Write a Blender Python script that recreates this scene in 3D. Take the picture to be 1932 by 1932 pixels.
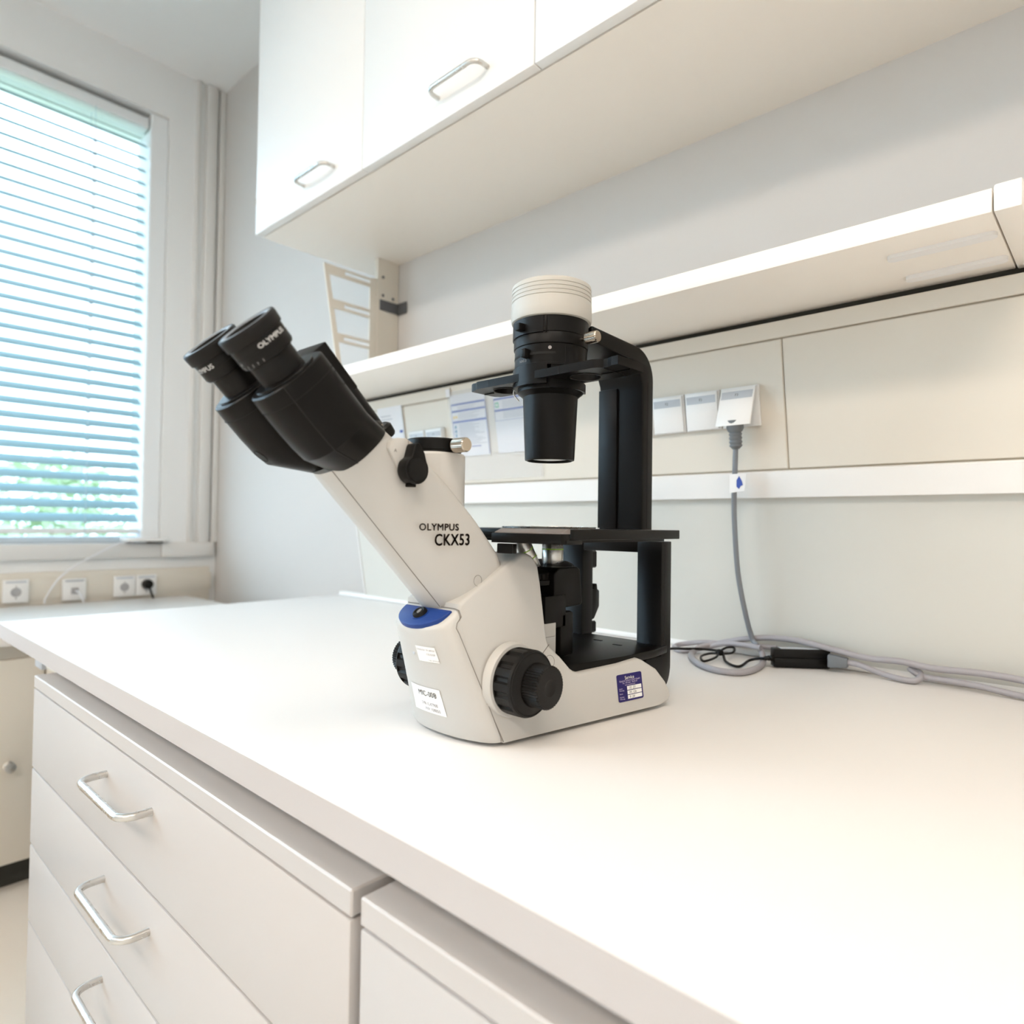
import bpy, bmesh, math, random
from mathutils import Vector, Matrix
random.seed(7)
PI = math.pi
# ------------------------------------------------------------------ reset
for o in list(bpy.data.objects): bpy.data.objects.remove(o, do_unlink=True)
SC = bpy.context.scene
COL = SC.collection
# z = 0 is the top of the lab bench; the floor is at FLOOR
FLOOR = -0.74; CEIL = 1.98
WX = -2.72          # window wall plane
WY = 1.16           # back wall plane
RX = 2.2; FY = -4.2 # right wall, wall behind the camera

# ------------------------------------------------------------------ camera
cam = bpy.data.cameras.new('camera'); co = bpy.data.objects.new('camera', cam); COL.objects.link(co)
R = ((0.73525176, 0.67765663, 0.01365071), (0.0032775, -0.02369429, 0.99971388), (0.67778618, -0.73499665, -0.01964228))
M = Matrix(R).transposed().to_4x4(); M.translation = (0, 0, 0.21)
co.matrix_world = M
cam.sensor_width = 36; cam.lens = 36*1240.8/1932; cam.clip_start = 0.02; cam.clip_end = 200
cam.dof.use_dof = True; cam.dof.focus_distance = 0.72; cam.dof.aperture_fstop = 4.5
SC.camera = co

# ------------------------------------------------------------------ sky and view
wd = bpy.data.worlds.new('sky'); SC.world = wd; wd.use_nodes = True
nt = wd.node_tree; bg = nt.nodes['Background']
bg.inputs[0].default_value = (0.62, 0.83, 1.0, 1); bg.inputs[1].default_value = 4.5
SC.view_settings.view_transform = 'Standard'; SC.view_settings.look = 'None'
SC.view_settings.exposure = -0.08; SC.view_settings.gamma = 1.0; SC.view_settings.use_curve_mapping = False

# ------------------------------------------------------------------ materials
def mat(name, col, rough=0.5, metal=0.0, spec=0.5, bump=0.0, bscale=400.0, var=0.0, emis=None, estr=0.0, trans=0.0, alpha=1.0, coat=0.0):
    m = bpy.data.materials.new(name); m.use_nodes = True
    n = m.node_tree.nodes; l = m.node_tree.links; p = n['Principled BSDF']
    p.inputs['Base Color'].default_value = (*col, 1); p.inputs['Roughness'].default_value = rough
    p.inputs['Metallic'].default_value = metal; p.inputs['Specular IOR Level'].default_value = spec
    p.inputs['Transmission Weight'].default_value = trans; p.inputs['Alpha'].default_value = alpha
    p.inputs['Coat Weight'].default_value = coat
    if emis: p.inputs['Emission Color'].default_value = (*emis, 1); p.inputs['Emission Strength'].default_value = estr
    if bump or var:
        tc = n.new('ShaderNodeTexCoord'); nz = n.new('ShaderNodeTexNoise'); nz.inputs['Scale'].default_value = bscale; nz.inputs['Detail'].default_value = 3
        l.new(tc.outputs['Object'], nz.inputs['Vector'])
        if bump:
            b = n.new('ShaderNodeBump'); b.inputs['Strength'].default_value = bump; b.inputs['Distance'].default_value = 0.0004
            l.new(nz.outputs['Fac'], b.inputs['Height']); l.new(b.outputs['Normal'], p.inputs['Normal'])
        if var:
            mr = n.new('ShaderNodeMapRange'); mr.inputs['To Min'].default_value = max(0.02, rough-var); mr.inputs['To Max'].default_value = min(1, rough+var)
            l.new(nz.outputs['Fac'], mr.inputs['Value']); l.new(mr.outputs['Result'], p.inputs['Roughness'])
    return m
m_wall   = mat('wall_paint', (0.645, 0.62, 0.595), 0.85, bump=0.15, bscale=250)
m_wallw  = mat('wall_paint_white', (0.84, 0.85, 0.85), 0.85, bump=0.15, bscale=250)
m_ceil   = mat('ceiling_paint', (0.88, 0.88, 0.87), 0.9, bump=0.1, bscale=200)
m_floor  = mat('floor_vinyl', (0.76, 0.72, 0.66), 0.45, var=0.1, bscale=30)
m_bench  = mat('bench_laminate', (0.81, 0.785, 0.76), 0.42, spec=0.35, bump=0.05, bscale=900)
m_cream  = mat('cream_laminate', (0.74, 0.69, 0.605), 0.45, bump=0.04, bscale=700)
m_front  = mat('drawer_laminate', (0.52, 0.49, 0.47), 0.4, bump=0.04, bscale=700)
m_under  = mat('shelf_lacquer', (0.94, 0.89, 0.82), 0.4)
m_edge   = mat('bench_edge_shade', (0.51, 0.475, 0.46), 0.4)  # darker copy of the bench laminate, the front's weaker light put into colour
m_lip    = mat('stage_lip_sheen', (0.20, 0.175, 0.165), 0.35, spec=0.5)  # the wall's grazing reflection on the lip, put into its colour
m_white  = mat('white_lacquer', (0.86, 0.85, 0.83), 0.4)
m_dgap   = mat('dark_gap', (0.03, 0.03, 0.025), 0.8)
m_frame  = mat('window_frame_paint', (0.84, 0.87, 0.89), 0.5)
m_trim   = mat('trim_paint', (0.74, 0.73, 0.71), 0.6)
m_slat   = mat('blind_slat_enamel', (0.33, 0.52, 0.60), 0.45, bump=0.02, bscale=100)
m_cordw  = mat('blind_cord', (0.55, 0.70, 0.78), 0.7)
m_steel  = mat('brushed_steel', (0.62, 0.60, 0.57), 0.28, metal=1.0, var=0.06, bscale=60)
m_nickel = mat('nickel', (0.50, 0.44, 0.37), 0.20, metal=1.0, var=0.05, bscale=80)
m_body   = mat('microscope_enamel', (0.56, 0.545, 0.515), 0.42, spec=0.4, bump=0.10, bscale=2600)
m_bodyl  = mat('microscope_cap_enamel', (0.53, 0.51, 0.465), 0.45, spec=0.4, bump=0.08, bscale=2600)
m_black  = mat('black_enamel', (0.0038, 0.0036, 0.0036), 0.36, spec=0.16, bump=0.12, bscale=2600)
m_blackg = mat('black_anodized', (0.0045, 0.0045, 0.0045), 0.35, spec=0.20, bump=0.05, bscale=2000)
m_rubber = mat('black_rubber', (0.008, 0.0075, 0.0072), 0.45, spec=0.20, bump=0.15, bscale=1500)
m_deep   = mat('deep_black', (0.004, 0.004, 0.004), 0.8)
m_seamc  = mat('panel_joint', (0.42, 0.37, 0.29), 0.8)
m_rim    = mat('rim_highlight', (0.16, 0.17, 0.185), 0.35)  # window highlight on the eyecups, put into a paler grey
m_seam   = mat('seam_dark', (0.22, 0.20, 0.18), 0.9)  # dark line colour of the cover joints
m_glass  = mat('lens_glass', (0.9, 0.95, 1.0), 0.02, trans=1.0)
m_lens   = mat('coated_lens', (0.03, 0.035, 0.05), 0.03, spec=1.0, coat=1.0)
m_diff   = mat('frosted_lens', (0.9, 0.88, 0.85), 0.3)
m_blue   = mat('blue_plastic', (0.009, 0.042, 0.21), 0.4, spec=0.3)
m_green  = mat('green_enamel', (0.28, 0.55, 0.03), 0.4)
m_red    = mat('red_enamel', (0.6, 0.03, 0.02), 0.4)
m_print  = mat('grey_brown_print', (0.13, 0.105, 0.095), 0.6)
m_printw = mat('white_print', (0.62, 0.61, 0.60), 0.6)
m_ink    = mat('black_ink', (0.06, 0.055, 0.05), 0.7)
m_inkg   = mat('faded_ink', (0.30, 0.28, 0.275), 0.7)
m_label  = mat('label_paper', (0.88, 0.87, 0.86), 0.5)
m_labelb = mat('service_label_blue', (0.022, 0.016, 0.12), 0.45, spec=0.25)
m_lav    = mat('label_lavender_print', (0.62, 0.52, 0.72), 0.6)
m_paper  = mat('paper', (0.80, 0.81, 0.84), 0.7)
m_pblue  = mat('print_blue', (0.05, 0.10, 0.42), 0.7)
m_pgrey  = mat('print_grey', (0.33, 0.35, 0.42), 0.7)
m_pyel   = mat('print_yellow', (0.85, 0.60, 0.12), 0.7)
m_pgrn   = mat('print_green', (0.05, 0.50, 0.25), 0.7)
m_pcyan  = mat('print_cyan', (0.05, 0.25, 0.45), 0.7)
m_sleeve = mat('plastic_sleeve', (0.86, 0.87, 0.90), 0.25, alpha=0.16)
m_socket = mat('socket_plastic', (0.83, 0.83, 0.82), 0.35)
m_strip  = mat('label_strip_grey', (0.50, 0.53, 0.57), 0.4)
m_cable  = mat('grey_cable', (0.34, 0.325, 0.345), 0.42)
m_cabled = mat('dark_grey_cable', (0.20, 0.215, 0.24), 0.42)
m_plugg  = mat('grey_plug', (0.15, 0.165, 0.18), 0.5)
m_clip   = mat('grey_steel_clip', (0.10, 0.105, 0.115), 0.5)
m_brass  = mat('hinge_brass', (0.45, 0.30, 0.16), 0.4, metal=0.6)
m_grille = mat('dark_socket_hole', (0.40, 0.40, 0.41), 0.6)
m_foil   = mat('leaf_green', (0.55, 0.66, 0.46), 0.7)
m_ground = mat('outdoor_ground', (0.35, 0.42, 0.25), 0.9)
m_build  = mat('outdoor_render', (0.45, 0.60, 0.68), 0.8)
m_lamp   = mat('lamp_diffuser', (0.9, 0.9, 0.88), 0.5, emis=(1.0, 0.93, 0.84), estr=5.0)
m_glassw = mat('window_glass', (1, 1, 1), 0.0, trans=1.0); m_glassw.node_tree.nodes['Principled BSDF'].inputs['IOR'].default_value = 1.02

# ------------------------------------------------------------------ builders
def link(name, me, m, parent=None, loc=None):
    o = bpy.data.objects.new(name, me); COL.objects.link(o)
    if m is not None and not me.materials: me.materials.append(m)
    if parent is not None: o.parent = parent
    if loc is not None: o.location = loc
    return o
def smooth_by_angle(me, ang=35):
    me.polygons.foreach_set('use_smooth', [True]*len(me.polygons))
    bm = bmesh.new(); bm.from_mesh(me)
    for e in bm.edges:
        if len(e.link_faces) == 2 and e.calc_face_angle(0) > math.radians(ang): e.smooth = False
    bm.to_mesh(me); bm.free()
def finish(name, bm, m, parent=None, smooth=35, bevel=0.0, seg=2, recalc=True):
    if recalc: bmesh.ops.recalc_face_normals(bm, faces=bm.faces)
    if bevel:
        es = [e for e in bm.edges if len(e.link_faces) == 2 and e.calc_face_angle(0) > math.radians(28)]
        bmesh.ops.bevel(bm, geom=es, offset=bevel, segments=seg, profile=0.5, affect='EDGES', clamp_overlap=True)
    me = bpy.data.meshes.new(name); bm.to_mesh(me); bm.free()
    if smooth: smooth_by_angle(me, smooth)
    return link(name, me, m, parent)
def add_hexa(bm, P):
    v = [bm.verts.new(p) for p in P]
    for f in ((0,3,2,1),(4,5,6,7),(0,1,5,4),(1,2,6,5),(2,3,7,6),(3,0,4,7)): bm.faces.new([v[i] for i in f])
def add_box(bm, x0, x1, y0, y1, z0, z1):
    add_hexa(bm, [(x0,y0,z0),(x1,y0,z0),(x1,y1,z0),(x0,y1,z0),(x0,y0,z1),(x1,y0,z1),(x1,y1,z1),(x0,y1,z1)])
def box(name, b, m, parent=None, bevel=0.0, seg=2):
    bm = bmesh.new(); add_box(bm, *b); return finish(name, bm, m, parent, bevel=bevel, seg=seg)
def boxes(name, bl, m, parent=None, bevel=0.0, seg=1):
    bm = bmesh.new()
    for b in bl: add_box(bm, *b)
    return finish(name, bm, m, parent, bevel=bevel, seg=seg)
def frame_axes(axis):
    a = Vector(axis).normalized(); t = Vector((0,0,1)) if abs(a.z) < 0.9 else Vector((0,1,0))
    e = t.cross(a).normalized(); f = a.cross(e).normalized(); return a, e, f
def add_lathe(bm, prof, org, axis, n=48, gear=None):
    a, e, f = frame_axes(axis); org = Vector(org); rings = []
    for k, (r, h) in enumerate(prof):
        if r <= 1e-6: rings.append([bm.verts.new(org + a*h)]); continue
        ring = []
        for i in range(n):
            t = 2*PI*i/n; rr = r
            if gear: rr = gear(k, i, n, r)
            ring.append(bm.verts.new(org + a*h + e*(rr*math.cos(t)) + f*(rr*math.sin(t))))
        rings.append(ring)
    for A, B in zip(rings, rings[1:]):
        if len(A) == 1 and len(B) == 1: continue
        for i in range(n):
            j = (i+1) % n
            if len(A) == 1: bm.faces.new((A[0], B[i], B[j]))
            elif len(B) == 1: bm.faces.new((A[i], A[j], B[0]))
            else: bm.faces.new((A[i], A[j], B[j], B[i]))
def lathe(name, prof, org, axis, m, parent=None, n=48, smooth=35, gear=None):
    bm = bmesh.new(); add_lathe(bm, prof, org, axis, n, gear); return finish(name, bm, m, parent, smooth=smooth)
def cap(r0, h0, h1, ch=0.0, r1=None):       # closed cylinder profile with chamfers
    r1 = r0 if r1 is None else r1
    if ch: return [(0,h0),(r0-ch,h0),(r0,h0+ch),(r1,h1-ch),(r1-ch,h1),(0,h1)]
    return [(0,h0),(r0,h0),(r1,h1),(0,h1)]
def loft(name, rings, m, parent=None, smooth=40, caps=True, bevel=0.0):
    bm = bmesh.new(); V = [[bm.verts.new(p) for p in r] for r in rings]; n = len(V[0])
    for A, B in zip(V, V[1:]):
        for i in range(n): bm.faces.new((A[i], A[(i+1)%n], B[(i+1)%n], B[i]))
    if caps: bm.faces.new(V[0][::-1]); bm.faces.new(V[-1])
    return finish(name, bm, m, parent, smooth=smooth, bevel=bevel)
def prism(name, poly, w0, w1, m, parent=None, plane='yz', bevel=0.0, seg=2, smooth=35):
    """poly in (a,b); plane yz -> extruded along x, xz -> along y, xy -> along z; w0/w1 may be functions of (a,b)"""
    bm = bmesh.new()
    def P(a, b, w):
        w = w(a, b) if callable(w) else w
        return {'yz': (w,a,b), 'xz': (a,w,b), 'xy': (a,b,w)}[plane]
    A = [bm.verts.new(P(a,b,w0)) for a,b in poly]; B = [bm.verts.new(P(a,b,w1)) for a,b in poly]; n = len(poly)
    bm.faces.new(A); bm.faces.new(B[::-1])
    for i in range(n): bm.faces.new((A[i], B[i], B[(i+1)%n], A[(i+1)%n]))
    return finish(name, bm, m, parent, bevel=bevel, seg=seg, smooth=smooth)
def rpoly(x0, x1, y0, y1, r, n=5):
    out = []
    for cx, cy, a0 in ((x1-r,y1-r,0),(x0+r,y1-r,90),(x0+r,y0+r,180),(x1-r,y0+r,270)):
        for k in range(n+1):
            t = math.radians(a0+90*k/n); out.append((cx+r*math.cos(t), cy+r*math.sin(t)))
    return out
def catmull(pts, k=8):
    pts = [Vector(p) for p in pts]; P = [pts[0]*2-pts[1]] + pts + [pts[-1]*2-pts[-2]]; out = []
    for i in range(1, len(P)-2):
        for j in range(k):
            t = j/k; a,b,c,d = P[i-1],P[i],P[i+1],P[i+2]
            out.append(0.5*((2*b)+(c-a)*t+(2*a-5*b+4*c-d)*t*t+(3*b-a-3*c+d)*t**3))
    out.append(pts[-1]); return out
def add_tube(bm, path, r, n=12, squash=1.0):
    path = [Vector(p) for p in path]; prev = None; rings = []
    for i, p in enumerate(path):
        d = (path[min(i+1,len(path)-1)] - path[max(i-1,0)]).normalized()
        if prev is None: e = frame_axes(d)[1]
        else:
            e = prev - d*prev.dot(d); e.normalize()
        prev = e; f = d.cross(e); rr = r(i/(len(path)-1)) if callable(r) else r
        rings.append([bm.verts.new(p + e*(rr*math.cos(2*PI*k/n)) + f*(rr*squash*math.sin(2*PI*k/n))) for k in range(n)])
    for A, B in zip(rings, rings[1:]):
        for k in range(n): bm.faces.new((A[k], A[(k+1)%n], B[(k+1)%n], B[k]))
    bm.faces.new(rings[0][::-1]); bm.faces.new(rings[-1])
def tube(name, path, r, m, parent=None, n=12, sm=0, squash=1.0):
    if sm: path = catmull(path, sm)
    bm = bmesh.new(); add_tube(bm, path, r, n, squash); return finish(name, bm, m, parent, smooth=50)
def empty(name, loc=(0,0,0)):
    o = bpy.data.objects.new(name, None); COL.objects.link(o); o.location = loc; o.empty_display_size = 0.05; return o
def tag(o, label, cat, group=None, kind=None):
    if label: o['label'] = label
    if cat: o['category'] = cat
    if group: o['group'] = group
    if kind: o['kind'] = kind
    return o
def struct(o): o['kind'] = 'structure'; return o
def copy_tree(o, parent=None):
    c = o.copy(); COL.objects.link(c)
    if parent is not None: c.parent = parent
    for ch in list(o.children): copy_tree(ch, c)
    return c
def text_geo(s, size, offset=0.0, align='LEFT', spacing=1.0, res=3):
    cu = bpy.data.curves.new('lettering', 'FONT'); cu.body = s; cu.size = size; cu.offset = offset; cu.align_x = align
    cu.space_character = spacing; cu.resolution_u = res
    ob = bpy.data.objects.new('lettering', cu); COL.objects.link(ob)
    dg = bpy.context.evaluated_depsgraph_get(); me = bpy.data.meshes.new_from_object(ob.evaluated_get(dg))
    V = [v.co.copy() for v in me.vertices]; F = [tuple(p.vertices) for p in me.polygons]
    bpy.data.objects.remove(ob, do_unlink=True); bpy.data.meshes.remove(me); bpy.data.curves.remove(cu)
    return V, F
def text(name, s, size, fn, m, parent, bold=0.0, align='LEFT', spacing=1.0, sx=1.0):
    """fn maps text coordinates (x, y) to a point of the parent's space"""
    V, F = text_geo(s, size, 0.0, align, spacing)
    if bold:
        V0, F0 = V, F; V = []; F = []
        for dx, dy in ((-1,0),(1,0),(0,-.7),(0,.7)):
            k = len(V); V += [v+Vector((dx*bold/sx, dy*bold, 0)) for v in V0]; F += [tuple(i+k for i in f) for f in F0]
    me = bpy.data.meshes.new(name); me.from_pydata([fn(v.x*sx, v.y) for v in V], [], F); me.update()
    return link(name, me, m, parent)
def patch(name, fn, x0, x1, y0, y1, m, parent, nx=1, ny=1):
    vs = [fn(x0+(x1-x0)*i/nx, y0+(y1-y0)*j/ny) for j in range(ny+1) for i in range(nx+1)]
    fs = [(j*(nx+1)+i, j*(nx+1)+i+1, (j+1)*(nx+1)+i+1, (j+1)*(nx+1)+i) for j in range(ny) for i in range(nx)]
    me = bpy.data.meshes.new(name); me.from_pydata(vs, [], fs); me.update(); return link(name, me, m, parent)
def patches(name, fn, rects, m, parent):
    vs = []; fs = []
    for x0,x1,y0,y1 in rects:
        k = len(vs); vs += [fn(x0,y0), fn(x1,y0), fn(x1,y1), fn(x0,y1)]; fs.append((k,k+1,k+2,k+3))
    me = bpy.data.meshes.new(name); me.from_pydata(vs, [], fs); me.update(); return link(name, me, m, parent)

# ================================================================== ROOM SHELL
struct(box('floor', (WX-0.3, RX+0.1, FY-0.1, WY+0.1, FLOOR-0.05, FLOOR), m_floor))
struct(box('ceiling', (WX-0.3, RX+0.1, FY-0.1, WY+0.1, CEIL, CEIL+0.05), m_ceil))
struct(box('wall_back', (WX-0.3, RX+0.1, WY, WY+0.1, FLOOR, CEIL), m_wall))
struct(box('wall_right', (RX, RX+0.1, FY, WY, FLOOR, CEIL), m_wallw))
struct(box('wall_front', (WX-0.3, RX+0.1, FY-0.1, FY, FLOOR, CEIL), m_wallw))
# window wall with one long window opening, extended out of view for blue reflections
WINY0, WINY1, SILL, WTOP = -3.9, 0.948, 0.122, 1.78
wl = struct(boxes('wall_left', [(WX-0.3, WX, WINY1, WY, FLOOR, CEIL), (WX-0.3, WX, FY, WINY0, FLOOR, CEIL),
       (WX-0.3, WX, WINY0, WINY1, FLOOR, 0.07), (WX-0.3, WX, WINY0, WINY1, WTOP, CEIL)], m_wallw))
w1 = struct(boxes('window_1', [(WX-0.16, WX-0.012, 0.885, WINY1, SILL, WTOP), (WX-0.16, WX-0.08, WINY0, WINY0+0.055, SILL, WTOP),
       (WX-0.16, WX-0.08, WINY0, WINY1, SILL, SILL+0.025), (WX-0.16, WX-0.08, WINY0, WINY1, WTOP-0.06, WTOP),
       (WX-0.16, WX-0.08, -0.75, -0.67, SILL, WTOP)], m_frame, bevel=0.004))
box('window_pane', (WX-0.125, WX-0.119, -0.67, 0.886, SILL+0.025, WTOP-0.06), m_glassw, w1)
box('window_pane', (WX-0.125, WX-0.119, WINY0+0.055, -0.75, SILL+0.025, WTOP-0.06), m_glassw, w1)
struct(box('trim_1', (WX-0.3, WX+0.02, WINY0, WINY1-0.001, 0.068, SILL), m_trim, bevel=0.004))      # sill board
struct(box('trim_2', (WX, WX+0.03, WINY1-0.002, WY-0.02, 0.068, SILL+0.002), m_trim, bevel=0.004))
struct(box('trim_3', (WX-0.01, WX+0.012, 1.045, 1.062, SILL, CEIL), m_trim, bevel=0.003))
struct(box('trim_4', (WX-0.01, WX+0.022, 1.082, 1.125, SILL, CEIL), m_trim, bevel=0.008))
struct(box('trim_5', (WX-0.01, WX+0.016, 1.135, WY, SILL, CEIL), m_trim, bevel=0.004))

# ------------------------------------------------------------------ venetian blind
bl = empty('venetian_blind', (WX-0.045, 0, 0))
tag(bl, 'pale blue venetian blind with tilted slats hanging in the window left of the bench', 'blind')
SL0, SL1 = -3.84, 0.878
box('head_rail', (-0.028, 0.028, SL0, SL1, 1.715, 1.755), m_frame, bl, bevel=0.003)
def slat_mesh():
    bm = bmesh.new(); n = 6; th = math.radians(37); W = 0.05
    prof = []
    for k in range(n+1):
        s = -W/2 + W*k/n; c = 0.0028*(1-(2*s/W)**2)
        prof.append((s*math.cos(th) - c*math.sin(th)*0 , -s*math.sin(th) + c))
    top = prof; bot = [(x, z-0.0007) for x, z in prof][::-1]; ring = top + bot
    A = [bm.verts.new((x, SL0, z)) for x, z in ring]; B = [bm.verts.new((x, SL1, z)) for x, z in ring]; k = len(ring)
    bm.faces.new(A); bm.faces.new(B[::-1])
    for i in range(k): bm.faces.new((A[i], B[i], B[(i+1)%k], A[(i+1)%k]))
    bmesh.ops.recalc_face_normals(bm, faces=bm.faces)
    me = bpy.data.meshes.new('slat'); bm.to_mesh(me); bm.free(); smooth_by_angle(me, 30); me.materials.append(m_slat); return me
sm_ = slat_mesh(); z = 0.216; 
while z < 1.70:
    link('slat', sm_, None, bl, (0, 0, z)); z += 0.0497
box('bottom_rail', (-0.025, 0.025, SL0, SL1, 0.158, 0.176), m_frame, bl, bevel=0.003)
for y in (0.70, 0.05, -0.6, -1.25, -1.9, -2.55, -3.2):
    tube('ladder_cord', [(-0.027, y, 0.14), (-0.027, y, 1.72)], 0.0010, m_cordw, bl, n=6)
    tube('ladder_cord', [(0.028, y, 0.14), (0.028, y, 1.72)], 0.0010, m_cordw, bl, n=6)
    if y > 0: lr = boxes('ladder_rung', [(0.020, 0.0315, y-0.006, y+0.006, 0.1960+0.0497*k, 0.2000+0.0497*k) for k in range(30)], m_cordw, bl); lr['kind'] = 'stuff'

# ------------------------------------------------------------------ outside the window
def hedge(name, x, y, z0, w, h, label, seed):
    rnd = random.Random(seed); bm = bmesh.new()
    for k in range(1500):
        u, v, s = rnd.gauss(0, .5), rnd.uniform(0, 1), rnd.gauss(0, .4)
        c = Vector((x + s*w*0.3, y + u*w*0.45, z0 + v*h*(1-0.25*u*u) )); 
        d = Vector((rnd.uniform(-1,1), rnd.uniform(-1,1), rnd.uniform(-.6,.6))).normalized()*0.09
        e = Vector((rnd.uniform(-1,1), rnd.uniform(-1,1), rnd.uniform(-.6,.6))).normalized()*0.05
        bm.faces.new([bm.verts.new(c-d), bm.verts.new(c+e), bm.verts.new(c+d), bm.verts.new(c-e)])
    t = empty(name, (0,0,0)); o = finish('foliage', bm, m_foil, t, smooth=0, recalc=False)
    tube('trunk', [(x, y, z0-1.5), (x+0.05, y+0.05, z0+h*0.5)], 0.09, m_brass, t, n=8)
    tag(t, label, 'tree')
hedge('tree', -9.0, 2.0, -0.8, 1.9, 1.75, 'pale green tree outside, seen between the lower slats of the blind', 1)
struct(box('ground', (-40, WX-0.35, -30, 30, -2.6, -2.5), m_ground))

# ------------------------------------------------------------------ ceiling lamps
def ceiling_lamp(x, y, power, colr, label):
    t = empty('ceiling_lamp', (x, y, CEIL))
    boxes('housing', [(-0.64,0.64,-0.34,-0.31,-0.05,0), (-0.64,0.64,0.31,0.34,-0.05,0), (-0.64,-0.61,-0.31,0.31,-0.05,0), (0.61,0.64,-0.31,0.31,-0.05,0), (-0.61,0.61,-0.31,0.31,-0.012,0)], m_white, t)
    box('diffuser', (-0.61, 0.61, -0.31, 0.31, -0.030, -0.024), m_lamp, t)
    L = bpy.data.lights.new('lamp_light', 'AREA'); L.shape = 'RECTANGLE'; L.size = 1.2; L.size_y = 0.6; L.energy = power; L.color = colr
    lo = bpy.data.objects.new('lamp_light', L); COL.objects.link(lo); lo.parent = t; lo.location = (0, 0, -0.055)
    tag(t, label, 'lamp', 'recessed panel lamps in the ceiling')
WARM = (1.0, 0.82, 0.65)
ceiling_lamp(0.55, -0.15, 9, WARM, 'rectangular white ceiling lamp over the right end of the bench')
ceiling_lamp(-1.35, -1.75, 26, (1.0, 0.87, 0.76), 'added ceiling lamp out of view nearer the window, brightening the walls')  # unseen fill lamp, added to light the walls from the front
ceiling_lamp(0.55, -1.75, 34, WARM, 'added ceiling lamp out of view, far from the bench, brightening the walls')  # second unseen lamp added as frontal fill for the walls

# daylight through the window (lamp standing outdoors, just beyond the pane)
L = bpy.data.lights.new('window_daylight', 'AREA'); L.shape = 'RECTANGLE'; L.size = 4.8; L.size_y = 1.7; L.energy = 250; L.color = (0.60, 0.82, 1.0)
lo = bpy.data.objects.new('window_daylight', L); COL.objects.link(lo); lo.location = (WX-0.6, -1.48, 1.25); lo.rotation_euler = (0, math.radians(-90+22), 0)

# ================================================================== BENCH AND FURNITURE
TX0, TX1, TY0, TY1 = -1.665, 1.25, 0.277, 1.078
fr = empty('lab_bench', (0, 0, FLOOR))
zf = lambda z: z - FLOOR
box('bench_top', (TX0, TX1, TY0, TY1, zf(-0.0285), zf(0.0)), m_bench, fr, bevel=0.0016)
box('edge_shade_strip', (TX0, TX1, TY0-0.0008, TY0-0.0001, zf(-0.0278), zf(-0.0009)), m_edge, fr)  # thin strip added to carry the painted shade of the front edge
box('apron', (-1.66, -1.37, 0.36, 0.40, zf(-0.105), zf(-0.030)), m_cream, fr, bevel=0.002)
box('apron', (-1.37, TX1-0.01, 0.36, 0.40, zf(-0.055), zf(-0.030)), m_cream, fr, bevel=0.002)
box('end_cap', (-1.715, -1.66, 0.352, 0.405, zf(-0.108), zf(-0.034)), m_strip, fr, bevel=0.002)
box('leg', (-1.655, -1.60, 0.41, 0.46, 0.0, zf(-0.030)), m_cream, fr, bevel=0.003)
box('leg', (1.15, 1.20, 0.41, 0.46, 0.0, zf(-0.030)), m_cream, fr, bevel=0.003)
box('leg', (-1.655, -1.60, 1.0, 1.05, 0.0, zf(-0.030)), m_cream, fr, bevel=0.003)
box('leg', (1.15, 1.20, 1.0, 1.05, 0.0, zf(-0.030)), m_cream, fr, bevel=0.003)
tag(fr, 'white laminate lab bench on a cream frame, carrying the microscope', 'lab bench')

def bow_handle(parent, x0, x1, y, z, r=0.0052, out=0.033, m=m_steel):
    p = []
    for t in range(0, 7):
        a = PI/2*t/6; p.append((x0+0.018-0.018*math.cos(a)*1.0, y-out+0.018-0.018*math.sin(a), z))
    q = [(x1-(a[0]-x0), a[1], a[2]) for a in p][::-1]
    tube('handle', [(x0, y, z)] + p + q + [(x1, y, z)], r, m, parent, n=14)
def drawer_unit(x0, x1, label):
    t = empty('drawer_unit', ((x0+x1)/2, 0.55, FLOOR)); cx = (x0+x1)/2; yf = 0.279-0.55; yb = 0.46
    a, b = x0-cx, x1-cx
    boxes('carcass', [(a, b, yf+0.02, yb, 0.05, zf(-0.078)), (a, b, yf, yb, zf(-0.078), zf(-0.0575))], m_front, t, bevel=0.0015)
    tops = [(-0.080, -0.211), (-0.2145, -0.339), (-0.3425, -0.467), (-0.4705, -0.665)]
    for i, (zt, zb) in enumerate(tops):
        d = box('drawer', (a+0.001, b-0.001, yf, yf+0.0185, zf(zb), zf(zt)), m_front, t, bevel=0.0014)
        c = (a+b)/2; hz = zf(zt) - 0.040 if i < 3 else zf(zt)-0.05
        bow_handle(d, c-0.080, c+0.080, yf, hz, r=0.0046)
    for xx in (a+0.06, b-0.06):
        for yy in (yf+0.08, yb-0.07): lathe('castor', cap(0.025, -0.012, 0.012, 0.003), (xx, yy, 0.025), (1,0,0), m_rubber, t, n=20)
    tag(t, label, 'drawer unit', 'drawer units under the bench')
drawer_unit(-1.361, -0.411, 'pale drawer unit with bow handles under the left part of the bench')
drawer_unit(-0.400, 0.550, 'pale drawer unit with bow handles, right neighbour under the bench')

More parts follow.
